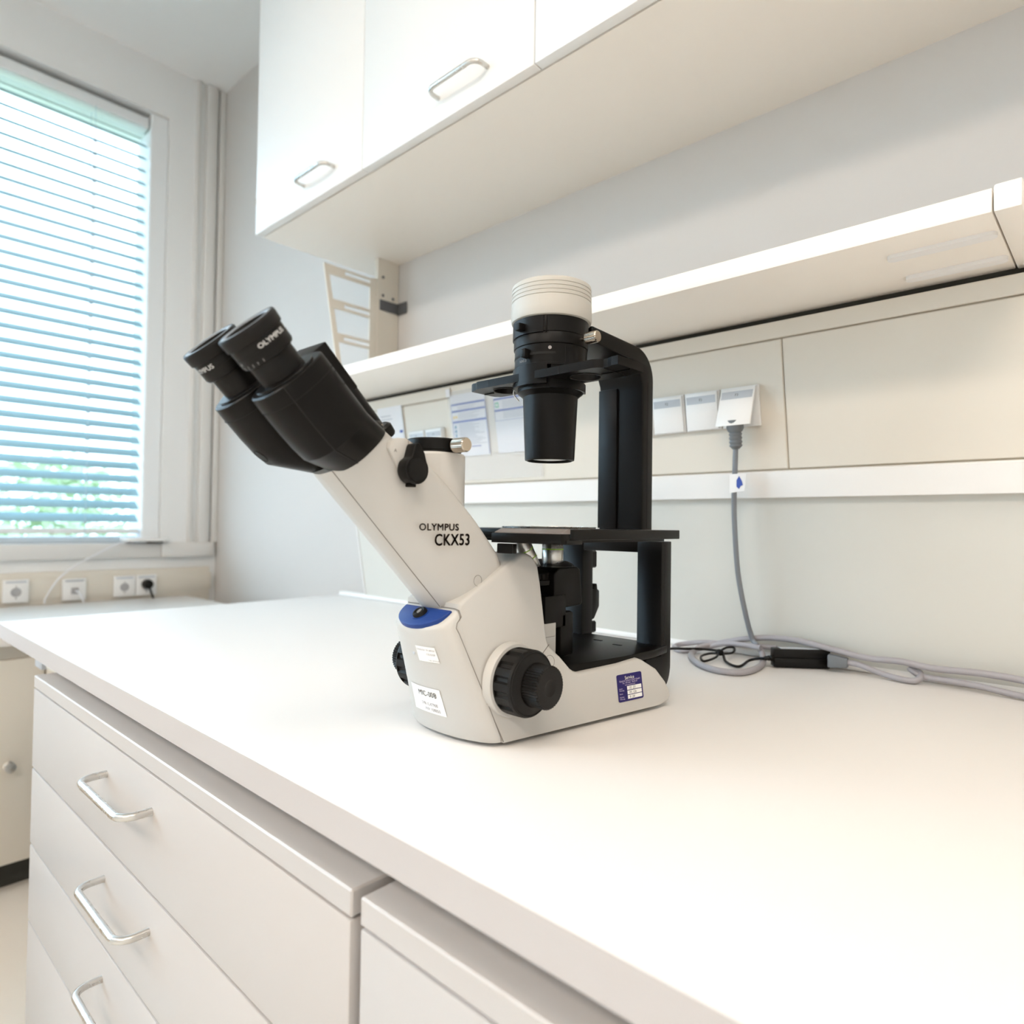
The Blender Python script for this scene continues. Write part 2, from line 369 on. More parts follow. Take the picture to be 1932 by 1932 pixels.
# lower desk at the window with its cabinet
wdsk = box('window_desk_top', (WX+0.028, -2.035, -2.2, 1.035, -0.110, -0.083), m_bench, bevel=0.0015)
tag(wdsk, 'lower white desk top along the window, left of the bench', 'desk top')
cb = empty('window_cabinet', (-2.35, -0.5, FLOOR))
box('carcass', (-0.34, 0.265, -1.6, 1.5, 0.07, zf(-0.112)), m_cream, cb, bevel=0.002)
box('plinth', (-0.34, 0.235, -1.6, 1.5, 0.0, 0.07), m_dgap, cb)
for k, (y0, y1) in enumerate(((0.95, 1.495), (0.40, 0.945), (-0.15, 0.395), (-0.70, -0.155))):
    d = box('door', (0.266, 0.284, y0, y1, 0.075, zf(-0.150)), m_cream, cb, bevel=0.0015)
    lathe('knob', [(0,0),(0.011,0),(0.012,0.003),(0.006,0.006),(0.006,0.014),(0.012,0.018),(0.012,0.024),(0,0.026)], (0.284, y0+0.06 if k else y0-0.075+0.0, 0.323), (1,0,0), m_steel, d, n=24)
tag(cb, 'cream base cabinet under the lower desk by the window', 'cabinet')

# ------------------------------------------------------------------ slanted service channel on the rear of the bench
def SL(x, z, off=0.0):
    return (x, 1.068-0.17*z-off*0.986, z-off*0.168)
def slab(bm, x0, x1, z0, z1, o0, o1):
    add_hexa(bm, [SL(x0,z0,o0), SL(x1,z0,o0), SL(x1,z1,o0), SL(x0,z1,o0), SL(x0,z0,o1), SL(x1,z0,o1), SL(x1,z1,o1), SL(x0,z1,o1)])
def slabs(name, L, m, parent, bevel=0.0):
    bm = bmesh.new()
    for s in L: slab(bm, *s)
    return finish(name, bm, m, parent, bevel=bevel, seg=1)
CHX0, CHX1 = -1.525, 1.25
ch = empty('service_channel', (0, 0, 0))
tag(ch, 'long cream service channel with sockets, standing on the rear edge of the bench', 'service channel')
slabs('splash_panel', [(CHX0, CHX1, 0.004, 0.262, -0.012, 0.0)], mat('splash_laminate', (0.66,0.65,0.60), 0.45), ch)
slabs('rail', [(CHX0, CHX1, 0.259, 0.299, -0.010, 0.014)], m_white, ch, 0.0012)
PX = [CHX0, -1.2705, -0.3675, 0.55, CHX1]
for a, b in zip(PX, PX[1:]): slabs('cover_panel', [(a+0.0009, b-0.0009, 0.3012, 0.4925, -0.010, 0.0)], m_cream, ch, 0.0012)
slabs('upper_rail', [(CHX0, CHX1, 0.4945, 0.5185, -0.012, 0.002)], m_cream, ch, 0.0010)
slabs('recess', [(CHX0, CHX1, 0.5100, 0.533, -0.035, -0.0125)], m_dgap, ch)
slabs('backing', [(CHX0, CHX1, 0.262, 0.509, -0.020, -0.0025)], m_seamc, ch)
box('ledge', (-1.66, TX1-0.02, 1.066, 1.082, 0.0005, 0.012), m_white, ch, bevel=0.002)
# shelf on top of the channel, its underside is visible
sh = empty('channel_shelf', (0,0,0))
prism('board', [(0.784,0.5225),(0.784,0.545),(0.788,0.548),(1.02,0.566),(1.04,0.55),(1.04,0.536),(0.990,0.5285)], -1.53, -0.090, m_under, sh, bevel=0.0012)
prism('end_cap', [(0.7825,0.5215),(0.7825,0.547),(0.786,0.550),(1.022,0.568),(1.042,0.55),(1.042,0.535),(0.990,0.5275)], -0.0885, -0.066, m_under, sh, bevel=0.002)
for yy in (0.845, 0.935):
    prism('recessed_grip', [(a, b) for a, b in rpoly(-0.195, -0.092, yy-0.008, yy+0.008, 0.0075)], 0.5185+(yy-0.784)*0.022, 0.5222+(yy-0.784)*0.031, m_label, sh, plane='xy')
tag(sh, 'white shelf with a pale underside running along the top of the service channel', 'shelf')
for o_ in sh.children:
    if o_.name.startswith('board'): o_['label'] = 'long white shelf board'

# perforated upright bracket and post at the left end of the channel
XB = -1.53
br = empty('upright_bracket', (XB, 1.0, 0.0))
def BY(y): return y-1.0
def fy(z): return 1.068-0.17*z
def quad_plate(bm, P, t=0.0025):   # P: four (y,z) corners
    n = len(P); A = [bm.verts.new((-t, BY(y), z)) for y,z in P]; B = [bm.verts.new((t, BY(y), z)) for y,z in P]
    bm.faces.new(A[::-1]); bm.faces.new(B)
    for i in range(n): bm.faces.new((A[i], A[(i+1)%n], B[(i+1)%n], B[i]))
bm = bmesh.new()
ZT = 0.8915
def stile(za, zb):
    yi = lambda z: {True: 0}.get(False, 0)
rows = [(0.8665, 0.8033, 0.9343, 0.9468), (0.7790, 0.7160, 0.9506, 0.9617), (0.6925, 0.6290, 0.9653, 0.9765), (0.6060, 0.56, 0.981, 0.989)]
zz = [ZT]; 
for a, b, ya, yb in rows: zz += [a, b]
zz.append(0.55)
def yin(z):   # inner edge of the front stile
    return 0.9343 + (0.8665-z)*0.178
quad_plate(bm, [(fy(ZT), ZT), (fy(0.545), 0.545), (yin(0.545), 0.545), (yin(ZT), ZT)])
quad_plate(bm, [(1.062, ZT), (1.062, 0.545), (1.0855, 0.545), (1.0855, ZT+0.006)])
tops = [ZT] + [b for a,b,_,_ in rows[:-1]]
for ztop, (a, b, ya, yb) in zip(tops, rows):
    # rung between ztop and a, with one long slot near the rear
    s1 = ztop-0.0055 if ztop == ZT else ztop-0.0075; s0 = s1-0.0095
    quad_plate(bm, [(yin(ztop), ztop), (yin(a), a), (0.981, a), (0.981, ztop)])
    quad_plate(bm, [(0.981, ztop), (0.981, s1), (1.062, s1), (1.062, ztop)])
    quad_plate(bm, [(0.981, s0), (0.981, a), (1.062, a), (1.062, s0)])
finish('perforated_plate', bm, m_cream, br, smooth=0)
bm = bmesh.new(); quad_plate(bm, [(fy(0.02), 0.0125), (fy(0.02)+0.03, 0.0125), (1.10, 0.06), (1.10, 0.545), (fy(0.545), 0.545)], 0.002)
finish('side_cheek', bm, m_white, br, smooth=0)
boxes('post', [(-0.012, 0.004, BY(1.0865), BY(1.159), 0.0, 1.30)], m_cream, br, bevel=0.001)
for yy, zz_ in ((1.104, 0.853), (1.139, 0.851), (1.104, 0.905), (1.139, 0.62)): lathe('screw', cap(0.0042, 0, 0.0015), (0.004, BY(yy), zz_), (1,0,0), m_clip, br, n=14)
boxes('wall_clip', [(0.004, 0.007, BY(1.093), BY(1.158), 0.810, 0.840), (0.004, 0.045, BY(1.153), BY(1.158), 0.808, 0.840)], m_clip, br, bevel=0.001)
tag(br, 'cream perforated upright bracket with rear post at the left end of the channel', 'bracket')

# ------------------------------------------------------------------ wall cabinets
def wall_cabinet(x0, x1, ndoors, label, hinge=False):
    t = empty('wall_cabinet', ((x0+x1)/2, 0.98, 0.956)); cx = (x0+x1)/2; yf = 0.789-0.98; yb = WY-0.98
    a, b = x0-cx, x1-cx; H = 0.64
    boxes('carcass', [(a, b, yf+0.0225, yb, 0.0, 0.018), (a, b, yf+0.0225, yb, H-0.018, H), (a, a+0.018, yf+0.0225, yb, 0.018, H-0.018), (b-0.018, b, yf+0.0225, yb, 0.018, H-0.018),
           (a+0.018, b-0.018, yb-0.012, yb, 0.018, H-0.018)], m_under, t)
    w = (b-a)/ndoors
    for k in range(ndoors):
        d = box('door', (a+k*w+0.001, a+(k+1)*w-0.001, yf, yf+0.0195, 0.0, H), m_white, t, bevel=0.0015)
        hx = a+k*w+0.245
        bow_handle(d, hx-0.0, hx+0.128, yf, 0.045, r=0.0042, out=0.030)
        if k == 0 and hinge: box('hinge', (a-0.004, a+0.001, yf+0.001, yf+0.014, 0.080, 0.098), m_brass, d, bevel=0.001)
    tag(t, label, 'wall cabinet')
wall_cabinet(-1.652, 0.268, 4, 'white wall cabinet at the left, above the service channel, with bow handles', True)

# ------------------------------------------------------------------ socket modules in the cover panels
def socket_module(x, tilt=0.0, txt='F3'):
    """outlet with a hinged cover, 60 mm wide; x = left edge"""
    t = empty('wall_socket', SL(x+0.029, 0.4, 0.0005)); o = Vector(t.location)
    def F(dx, dz, off): return Vector(SL(x+0.029+dx, 0.4+dz, off+0.0005)) - o
    def slabm(nm, b, m, par=None, bev=0.0, pts=None):
        bm = bmesh.new(); P = pts or [F(b[0],b[2],b[4]),F(b[1],b[2],b[4]),F(b[1],b[3],b[4]),F(b[0],b[3],b[4]),F(b[0],b[2],b[5]),F(b[1],b[2],b[5]),F(b[1],b[3],b[5]),F(b[0],b[3],b[5])]
        add_hexa(bm, P); return finish(nm, bm, m, par or t, bevel=bev)
    slabm('frame', (-0.030, 0.030, -0.031, 0.031, 0.0, 0.006), m_socket, bev=0.0012)
    z0 = -0.0295; lift = tilt
    def C(dx, dz, off):      # cover, hinged along its top edge
        k = (0.0295-dz)/0.059
        return F(dx, dz + (0.003*k if tilt else 0), off + 0.0062 + lift*k)
    c = slabm('cover', None, m_socket, bev=0.001, pts=[C(-.0275,-.0295,0),C(.0275,-.0295,0),C(.0275,.0295,0),C(-.0275,.0295,0),C(-.0275,-.0295,.004),C(.0275,-.0295,.004),C(.0275,.0295,.004),C(-.0275,.0295,.004)])
    st = slabm('label_strip', None, m_strip, c, pts=[C(dx,dz,of) for of in (.0035,.0044) for dx,dz in ((-.0250,.0125),(.0250,.0125),(.0250,.0245),(-.0250,.0245))])
    text('lettering', txt, 0.0058, lambda a,b: C(a,b+0.0165,0.0047), m_ink, c, align='CENTER')
    return t
g = 'flap-covered sockets in the service channel'
tag(socket_module(-0.6470, 0, 'F2'), 'white flap-covered socket, mostly hidden behind the black microscope column', 'socket', g)
tag(socket_module(-0.5875, 0, 'F2'), 'white flap-covered socket, first to the right of the microscope column', 'socket', g)
tag(socket_module(-0.5260, 0, 'F3'), 'white flap-covered socket with closed cover, left neighbour of the plugged-in one', 'socket', g)
tag(socket_module(-0.4630, 0.030, 'F3'), 'white flap-covered socket, its cover lifted by a plugged-in grey cable', 'socket', g)
tag(socket_module(-1.2500, 0, 'F2'), 'white flap-covered socket seen left above the small black lever', 'socket', g)
tag(socket_module(-1.1880, 0, 'F2'), 'white flap-covered socket beside the left edge of the plastic sleeve', 'socket', g)

# ------------------------------------------------------------------ sheets on the channel
def sheet_fn(t, x, z, off):
    o = Vector(t.location)
    return lambda a, b: Vector(SL(x+a, z+b, off)) - o
def sheet(name, x0, x1, z0, z1, off, m, label, cat, group=None):
    t = empty(name, SL((x0+x1)/2, z0, off)); fn = sheet_fn(t, 0, 0, off)
    bm = bmesh.new(); o = Vector(t.location)
    P = [Vector(SL(x, z, f))-o for f in (off-0.0004, off) for x, z in ((x0,z0),(x1,z0),(x1,z1),(x0,z1))]
    add_hexa(bm, P); finish('sheet', bm, m, t, smooth=0); tag(t, label, cat, group)
    return t, (lambda x, z, k=0.0002: Vector(SL(x, z, off+k))-o)
t, f = sheet('notice_sheet', -1.099, -0.990, 0.362, 0.497, 0.0030, m_paper, 'printed notice with blue bars and yellow warning signs, left sheet in the plastic sleeve', 'notice', 'notices in the plastic sleeve')
patches('blue_bar', f, [(-1.097,-0.992,0.4735,0.4780), (-1.097,-0.992,0.4590,0.4635), (-1.097,-0.992,0.4355,0.4402), (-1.045,-1.015,0.381,0.3830), (-1.099,-1.0975,0.364,0.4760),(-0.9925,-0.991,0.364,0.476)], m_pblue, t)
rows_ = []
for zc in [0.470,0.4665,0.455,0.4515,0.448,0.4445] + [0.4325-0.0032*k for k in range(15)]: rows_.append((-1.078, -1.078+random.uniform(0.045,0.083), zc-0.0006, zc+0.0004))
patches('text_line', f, rows_, m_pgrey, t)
patches('warning_sign', f, [(-1.095,-1.089,0.4455,0.4515), (-1.087,-1.081,0.4460,0.4515)], m_pyel, t)
patches('safety_sign', f, [(-1.093,-1.087,0.4240-0.0095*k,0.4305-0.0095*k) for k in range(5)], m_pcyan, t)
t, f = sheet('notice_sheet', -0.966, -0.862, 0.362, 0.500, 0.0030, m_paper, 'printed notice with a green first-aid sign, right sheet in the plastic sleeve', 'notice', 'notices in the plastic sleeve')
patches('blue_bar', f, [(-0.966,-0.864,0.4710,0.4750), (-0.966,-0.864,0.4475,0.4518), (-0.966,-0.965,0.4285,0.4740), (-0.865,-0.864,0.4285,0.474), (-0.966,-0.864,0.4283,0.4290)], m_pblue, t)
patches('first_aid_sign', f, [(-0.962,-0.952,0.4560,0.4665)], m_pgrn, t)
patches('white_cross', lambda a,b: f(a,b,0.0004), [(-0.9585,-0.9555,0.4580,0.4645), (-0.9605,-0.9535,0.4600,0.4625)], m_label, t)
patches('text_line', f, [(-0.942, -0.942+random.uniform(0.05,0.075), z_, z_+0.0008) for z_ in [0.4670-0.0030*k for k in range(5)]+[0.4450-0.003*k for k in range(5)]], m_pgrey, t)
t, f = sheet('plastic_sleeve', -1.105, -0.848, 0.309, 0.505, 0.0045, m_sleeve, 'clear plastic sleeve holding notices, taped to the channel behind the microscope', 'sleeve')
t, f = sheet('adhesive_dot', -1.108, -1.094, 0.494, 0.512, 0.0062, m_paper, 'pale round adhesive dot at the upper left corner of the plastic sleeve', 'sticker')
t, f = sheet('paper_note', -1.372, -1.274, 0.405, 0.497, 0.0030, m_paper, 'small printed paper with a blue mark, left of the sockets above the microscope arm', 'paper')
patches('text_line', f, [(-1.36, -1.36+random.uniform(0.03,0.06), 0.475-0.008*k, 0.4765-0.008*k) for k in range(6)], m_pgrey, t)
patches('blue_mark', f, [(-1.290,-1.278,0.432,0.438)], m_pblue, t)

# ------------------------------------------------------------------ sockets under the window sill
ct = empty('cable_trunking', (WX, 0, 0))
box('trunk_body', (0.0, 0.020, -2.2, 1.13, -0.108, 0.026), m_cream, ct, bevel=0.002)
box('lid', (0.0205, 0.024, -2.2, 1.135, -0.064, 0.004), m_cream, ct, bevel=0.001)
tag(ct, 'cream cable trunking with a lid on the wall below the window sill', 'cable trunking')
def schuko(y, z, label, kind='socket'):
    t = empty('power_socket', (WX+0.025, y, z))
    box('plate', (0, 0.010, -0.036, 0.036, -0.038, 0.038), m_socket, t, bevel=0.002)
    box('label_strip', (0.0101, 0.011, -0.028, 0.028, 0.027, 0.033), m_strip, t)
    if kind == 'socket':
        lathe('socket_well', [(0.0,0.0104),(0.012,0.0106),(0.0135,0.0115),(0.015,0.0104)], (0,0,-0.004), (1,0,0), m_grille, t, n=28)
        boxes('earth_clip', [(0.0105, 0.0125, -0.002, 0.002, -0.026, -0.020), (0.0105, 0.0125, -0.002, 0.002, 0.012, 0.018)], m_steel, t)
    else:
        box('data_jack', (0.0101, 0.014, -0.010, 0.012, -0.016, 0.006), m_grille, t, bevel=0.001)
        tube('patch_cable', [(0.014, 0.004, -0.006), (0.03, 0.008, -0.010), (0.034, 0.02, -0.035), (0.02, 0.03, -0.072)], 0.003, m_paper, t, n=8, sm=4)
    tag(t, label, 'socket', 'sockets below the window sill'); return t
schuko(0.494, -0.032, 'white round power socket at the picture edge, below the window sill')
schuko(0.660, -0.036, 'white data socket with a short cable, between two power sockets below the sill', 'data')
schuko(0.818, -0.034, 'empty white power socket left of the black plug')
schuko(0.892, -0.034, 'white power socket holding the black plug, nearest the room corner')
pl = empty('power_plug', (WX+0.037, 0.892, -0.030))
lathe('plug_body', [(0,0),(0.018,0),(0.0185,0.006),(0.016,0.024),(0.008,0.030),(0,0.030)], (0,0,0), (1,0,0), m_blackg, pl, n=28)
tube('cord', [(0.022, 0.003, -0.012), (0.024, 0.008, -0.03), (0.022, 0.016, -0.052), (0.006, 0.022, -0.078)], 0.0036, m_blackg, pl, n=10, sm=4)
tag(pl, 'round black power plug below the window sill', 'plug')
# small white router on the sill with its cable
ro = empty('router', (WX+0.004, 0.90, SILL+0.001))
prism('case', rpoly(-0.045, 0.055, -0.085, 0.062, 0.02), 0.006, 0.020, m_socket, ro, plane='xy', bevel=0.003)
prism('foot', rpoly(-0.02, 0.03, 0.002, 0.050, 0.01), 0.0, 0.0058, m_blackg, ro, plane='xy')
prism('foot', rpoly(-0.02, 0.03, -0.07, -0.045, 0.01), 0.0, 0.0058, m_strip, ro, plane='xy')
tag(ro, 'small flat white router lying on the window sill', 'router')
rc = tube('router_cable', [(WX+0.034, 0.82, SILL+0.006), (WX+0.048, 0.78, 0.118), (WX+0.055, 0.70, 0.075), (WX+0.058, 0.645, 0.040), (WX+0.052, 0.605, 0.00), (WX+0.05, 0.575, -0.055), (WX+0.05, 0.57, -0.078)], 0.0028, m_paper, sm=6, n=8)
tag(rc, 'thin white cable dropping from the router to the lower desk', 'cable')

# ================================================================== CABLES AND POWER SUPPLY
mc = empty('mains_cable', (-0.438, 1.0, 0.36))
def mrel(p): return Vector(p) - Vector((-0.438, 1.0, 0.36))
lathe('plug_grip', [(0,0.006),(0.0125,0.005),(0.013,-0.008),(0.0105,-0.013)] + [(0.0100 if k % 2 else 0.0085, -0.014-0.0030*k) for k in range(8)] + [(0.0055,-0.040),(0,-0.040)], mrel((-0.4355, 0.978, 0.372)), (0.02,-0.17,1), m_plugg, mc, n=20)
A1 = [(-0.4365,0.984,0.338),(-0.438,0.985,0.30),(-0.440,0.987,0.26),(-0.4420,0.994,0.215),(-0.4405,1.004,0.14),(-0.435,1.018,0.080),(-0.4320,1.038,0.036),(-0.4210,1.034,0.024),(-0.4120,1.032,0.012),(-0.394,0.983,0.0055),(-0.392,0.918,0.005),(-0.419,0.900,0.005),(-0.460,0.919,0.005),(-0.505,0.976,0.005),(-0.514,1.020,0.010),(-0.496,1.045,0.016),(-0.451,1.046,0.029),(-0.408,1.045,0.037),(-0.367,1.044,0.0385),(-0.332,1.043,0.035),(-0.298,1.043,0.030),(-0.263,1.043,0.026),(-0.223,1.043,0.0275),(-0.185,1.043,0.024),(-0.132,1.043,0.026),(-0.087,1.043,0.024),(-0.02,1.04,0.018),(0.10,1.02,0.0055),(0.32,0.98,0.005)]
tube('cord', [mrel(p) for p in A1[:8]], 0.0040, m_cabled, mc, n=12, sm=6)
tube('cord', [mrel(p) for p in A1[7:]], 0.0046, m_cable, mc, n=12, sm=6)
tf = lambda a, b: mrel((-0.4395+a, 0.9800, 0.2825+b))
bm = bmesh.new(); add_hexa(bm, [mrel((x, y, z)) for y in (0.9800, 0.9792) for x, z in ((-0.4440,0.264),(-0.4200,0.267),(-0.4190,0.2935),(-0.4440,0.2935))]); tgb = finish('tag', bm, m_label, mc, smooth=0)
prism('ink_mark', [(a+0.438, b-0.36) for a, b in ((-0.4325,0.2735),(-0.4285,0.2700),(-0.4260,0.2745),(-0.4225,0.2760),(-0.4240,0.2820),(-0.4285,0.2900),(-0.4325,0.2835))], -0.0212, -0.0215, m_pblue, tgb, plane='xz')
tag(mc, 'grey mains cable hanging from the lifted socket cover and looping on the bench', 'cable')
B1 = [(-0.395,1.047,0.022),(-0.442,1.048,0.020),(-0.478,1.046,0.018),(-0.515,1.045,0.016),(-0.555,1.043,0.008),(-0.560,1.022,0.005),(-0.531,1.000,0.0050),(-0.512,1.036,0.008),(-0.478,1.040,0.019),(-0.440,1.036,0.022),(-0.414,1.030,0.022)]
sc_ = empty('second_cable', (-0.35, 1.03, 0.0))
tube('cord', [Vector(p)-Vector((-0.35,1.03,0)) for p in B1], 0.0042, m_cable, sc_, n=12, sm=6)
C1 = [(-0.291,1.043,0.016),(-0.274,1.043,0.0145),(-0.249,1.041,0.008),(-0.221,1.034,0.005),(-0.205,1.035,0.005),(-0.199,1.043,0.010),(-0.202,1.050,0.015),(-0.213,1.049,0.0185),(-0.198,1.047,0.0105),(-0.167,1.046,0.010),(-0.132,1.044,0.0085),(-0.088,1.036,0.0055),(-0.02,1.02,0.005),(0.12,0.97,0.005),(0.32,0.93,0.005)]
tube('cord', [Vector(p)-Vector((-0.35,1.03,0)) for p in C1], 0.0042, m_cable, sc_, n=12, sm=6)
bm = bmesh.new(); add_hexa(bm, [Vector(p)-Vector((-0.35,1.03,0)) for p in ((-0.316,1.032,0.006),(-0.290,1.037,0.008),(-0.292,1.052,0.008),(-0.319,1.050,0.006),(-0.316,1.032,0.025),(-0.290,1.037,0.022),(-0.292,1.052,0.022),(-0.319,1.050,0.025))])
finish('plug', bm, m_plugg, sc_, bevel=0.002)
tag(sc_, 'pale grey cable plugged into the right end of the black power supply', 'cable')

ps = empty('power_supply', (-0.350, 1.026, 0.0)); ps.rotation_euler = (0, 0, math.atan2(0.052, 0.066))
box('case', (-0.041, 0.041, -0.002, 0.017, 0.0015, 0.0155), m_blackg, ps, bevel=0.0018)
box('case_lid', (-0.0412, 0.0412, -0.0022, 0.0172, 0.0158, 0.0290), m_blackg, ps, bevel=0.0018)
box('type_label', (-0.030, 0.026, 0.001, 0.014, 0.02905, 0.0293), m_strip, ps)
tag(ps, 'black rectangular power supply lying on the bench right of the microscope', 'power supply')
dc = empty('thin_black_cable', (-0.46, 1.0, 0.0))
def drel(p): return Vector(p) - Vector((-0.46, 1.0, 0))
tube('cord', [drel(p) for p in ((-0.516,0.772,0.0225),(-0.524,0.85,0.020),(-0.522,0.935,0.018),(-0.517,0.980,0.013),(-0.502,1.014,0.010),(-0.471,1.012,0.010),(-0.445,0.973,0.004),(-0.417,0.955,0.0035),(-0.419,0.998,0.0060),(-0.4035,0.994,0.012),(-0.392,0.992,0.014))], 0.0021, m_blackg, dc, n=10, sm=6)
tube('bundle_loop', [drel(p) for p in ((-0.474,1.009,0.010),(-0.470,1.030,0.015),(-0.460,1.036,0.015),(-0.453,1.014,0.011),(-0.466,1.004,0.009),(-0.485,1.003,0.007),(-0.486,0.973,0.006),(-0.468,0.946,0.005),(-0.464,0.977,0.007),(-0.471,1.004,0.010))], 0.0019, m_blackg, dc, n=8, sm=6)
lathe('cable_tie', [(0,-0.005),(0.0045,-0.005),(0.0055,0),(0.0045,0.005),(0,0.005)], drel((-0.470,1.004,0.0105)), (1,-0.5,0), m_rubber, dc, n=14)
lathe('strain_relief', [(0,0),(0.0045,0),(0.0046,0.003),(0.0036,0.004),(0.0042,0.006),(0.0033,0.008),(0.0036,0.010),(0.0024,0.013),(0,0.013)], drel((-0.3845,1.002,0.0145)), (-0.78,-0.62,-0.05), m_blackg, dc, n=16)
tag(dc, 'thin black low-voltage cable with a tied bundle running from microscope to power supply', 'cable')

# ================================================================== MICROSCOPE
MX, MY = -0.49, 0.48
ms = empty('inverted_microscope', (MX, MY, 0.0))
tag(ms, 'light grey and black inverted laboratory microscope standing on the white bench', 'microscope')
KW = 0.13
def W(u, z): return 0.0672 + 0.17*u - KW*z
def interp(x, X, Y):
    if x <= X[0]: return Y[0]
    for i in range(1, len(X)):
        if x <= X[i]: return Y[i-1] + (Y[i]-Y[i-1])*(x-X[i-1])/(X[i]-X[i-1])
    return Y[-1]
def seam_u(z): return interp(z, [0, .0452, .1142, .1234, .2], [-.0238, -.0394, -.0661, -.0607, -.0607])
# --- main body side profile (u, z)
prof = [(-.0238,.004),(-.0394,.0452),(-.0661,.1142),(-.0607,.1234),(-.0625,.1357),(-.040,.1490),(-.012,.1648),(0.010,.1770),(.0168,.1815),(.0240,.1815),
        (.0300,.1790),(.0345,.1735),(.0373,.1670),(.0388,.150),(.0393,.1346),(.0400,.1100),(.0406,.0946),(.0425,.0890),(.0460,.0840),(.0573,.0742),(.0690,.0610),(.0740,.0578),(.0800,.0560),
        (.108,.0568),(.1400,.0578),(.1600,.0598),(.1720,.0602),(.1790,.0575),(.2005,.0450),(.2139,.0295),(.2196,.0180),(.2200,.0110),(.2160,.0065),(.2080,.0048)]
bm = bmesh.new()
Lv = [bm.verts.new((-W(a,b), a, b)) for a,b in prof]; Rv = [bm.verts.new((W(a,b), a, b)) for a,b in prof]; n = len(prof)
bm.faces.new(Lv); bm.faces.new(Rv[::-1])
for i in range(n): bm.faces.new((Lv[i], Rv[i], Rv[(i+1)%n], Lv[(i+1)%n]))
bmesh.ops.recalc_face_normals(bm, faces=bm.faces)
rim = [e for e in bm.edges if abs(abs(e.verts[0].co.x)-W(e.verts[0].co.y,e.verts[0].co.z))<1e-6 and abs(e.verts[0].co.x-e.verts[1].co.x)<0.03 and not (e.verts[0].co.y<-0.023 and e.verts[1].co.y<-0.023 and e.verts[0].co.z<0.13 and e.verts[1].co.z<0.13)]
bmesh.ops.bevel(bm, geom=rim, offset=0.0042, segments=4, profile=0.5, affect='EDGES', clamp_overlap=True)
me = bpy.data.meshes.new('body'); bm.to_mesh(me); bm.free(); smooth_by_angle(me, 38)
body = link('body', me, m_body, ms)
def SF(u, z, off=0.0002):    # point on the right side face
    return (W(u, z)+off, u, z)
# --- rounded front cover
NB = lambda z: interp(z, [0, .06, .11, .2], [.0232, .0225, .0220, .0220])
def fc_ring(tfun, inset=0.0, dz=0.0, n=40):
    out = []
    for k in range(n+1):
        a = -PI/2 + PI*k/n
        z = tfun(a); us = seam_u(min(z, 0.114)); 
        out.append((a, z))
    return out
def ztop(u): return 0.1275 + 0.62*(u+0.067)
n = 44; rings = []
def nose_pt(a, z, s=1.0, ds=0.0):
    us = seam_u(z) if z < .118 else -.0625
    w = (W(us, z)-ds) * math.sin(a); u = us - (NB(z)-ds)*math.cos(a)
    return Vector((w, u, z))
def top_z(a, drop):
    z = 0.12
    for _ in range(12): z = ztop(nose_pt(a, z).y) - drop
    return z
levels = []
for z in (0.0045, 0.009, 0.03, 0.05, 0.07, 0.085):
    levels.append([nose_pt(-PI/2+PI*k/n, z, ds=(0.002 if z < .005 else 0.0)) for k in range(n+1)])
for drop, ds in ((0.010, 0), (0.006, 0.0001), (0.0038, 0.0006), (0.0020, 0.0016), (0.0007, 0.0032), (0.0, 0.0052)):
    R_ = []
    for k in range(n+1):
        a = -PI/2+PI*k/n; z = top_z(a, drop); p = nose_pt(a, z, ds=ds); p.z = z + (0.0 if drop else 0.0); R_.append(p)
    levels.append(R_)
bm = bmesh.new(); VV = [[bm.verts.new(p) for p in r] for r in levels]
for A, B in zip(VV, VV[1:]):
    for k in range(n): bm.faces.new((A[k], A[k+1], B[k+1], B[k]))
top = VV[-1]; bm.faces.new(top)
bm.faces.new([r[0] for r in VV] + [r[-1] for r in VV][::-1]); bm.faces.new(VV[0][::-1])
finish('front_cover', bm, m_body, ms, smooth=50)
# white saddle between front cover and arm
def pad_fn(w, d, h=0.0):     # d: distance down the slope from the straight rear edge, h: height above slope
    sl = math.atan(0.62); u0, z0 = -0.0640, 0.1294
    return Vector((w, u0 - d*math.cos(sl) - h*math.sin(sl)*1.0, z0 - d*math.sin(sl) + h*math.cos(sl)))
def pad_outline(s=1.0, n=28):
    out = []
    for k in range(n+1):
        a = -PI/2+PI*k/n; out.append((0.0335*s*math.sin(a)*1.0, 0.002 + (0.0270*s)*abs(math.cos(a))**0.86))
    return out
def pad_rings(levels_):
    bm = bmesh.new(); V = []
    for s, h in levels_: V.append([bm.verts.new(pad_fn(w, d if 0 else 0.0125+(d-0.0125)*1.0, h)) for w, d in [( w_*s, 0.012+(d_-0.012)*s) for w_, d_ in pad_outline()]])
    k = len(V[0])
    for A, B in zip(V, V[1:]):
        for i in range(k): bm.faces.new((A[i], A[(i+1)%k], B[(i+1)%k], B[i]))
    bm.faces.new(V[0][::-1]); bm.faces.new(V[-1]); return bm
pad = finish('switch_panel', pad_rings([(1.0,-0.003),(1.0,0.0006),(0.985,0.0013),(0.95,0.0017)]), m_blue, ms, smooth=50)
sl = math.atan(0.62); nrm = Vector((0, -math.sin(sl), math.cos(sl)))
pc = pad_fn(0.0, 0.0125, 0.0012)
lathe('power_button', [(0,-0.002),(0.0074,-0.002),(0.0072,0.0028),(0.0062,0.0042),(0.0050,0.0044),(0.0040,0.0036),(0,0.0034)], pc, nrm, m_rubber, pad, n=36)
lathe('button_ring', [(0.0072,0.0002),(0.0088,0.0002),(0.0086,0.0010),(0.0074,0.0010)], pc, nrm, m_blue, pad, n=36)
tvec = Vector((0, math.cos(sl), math.sin(sl)))
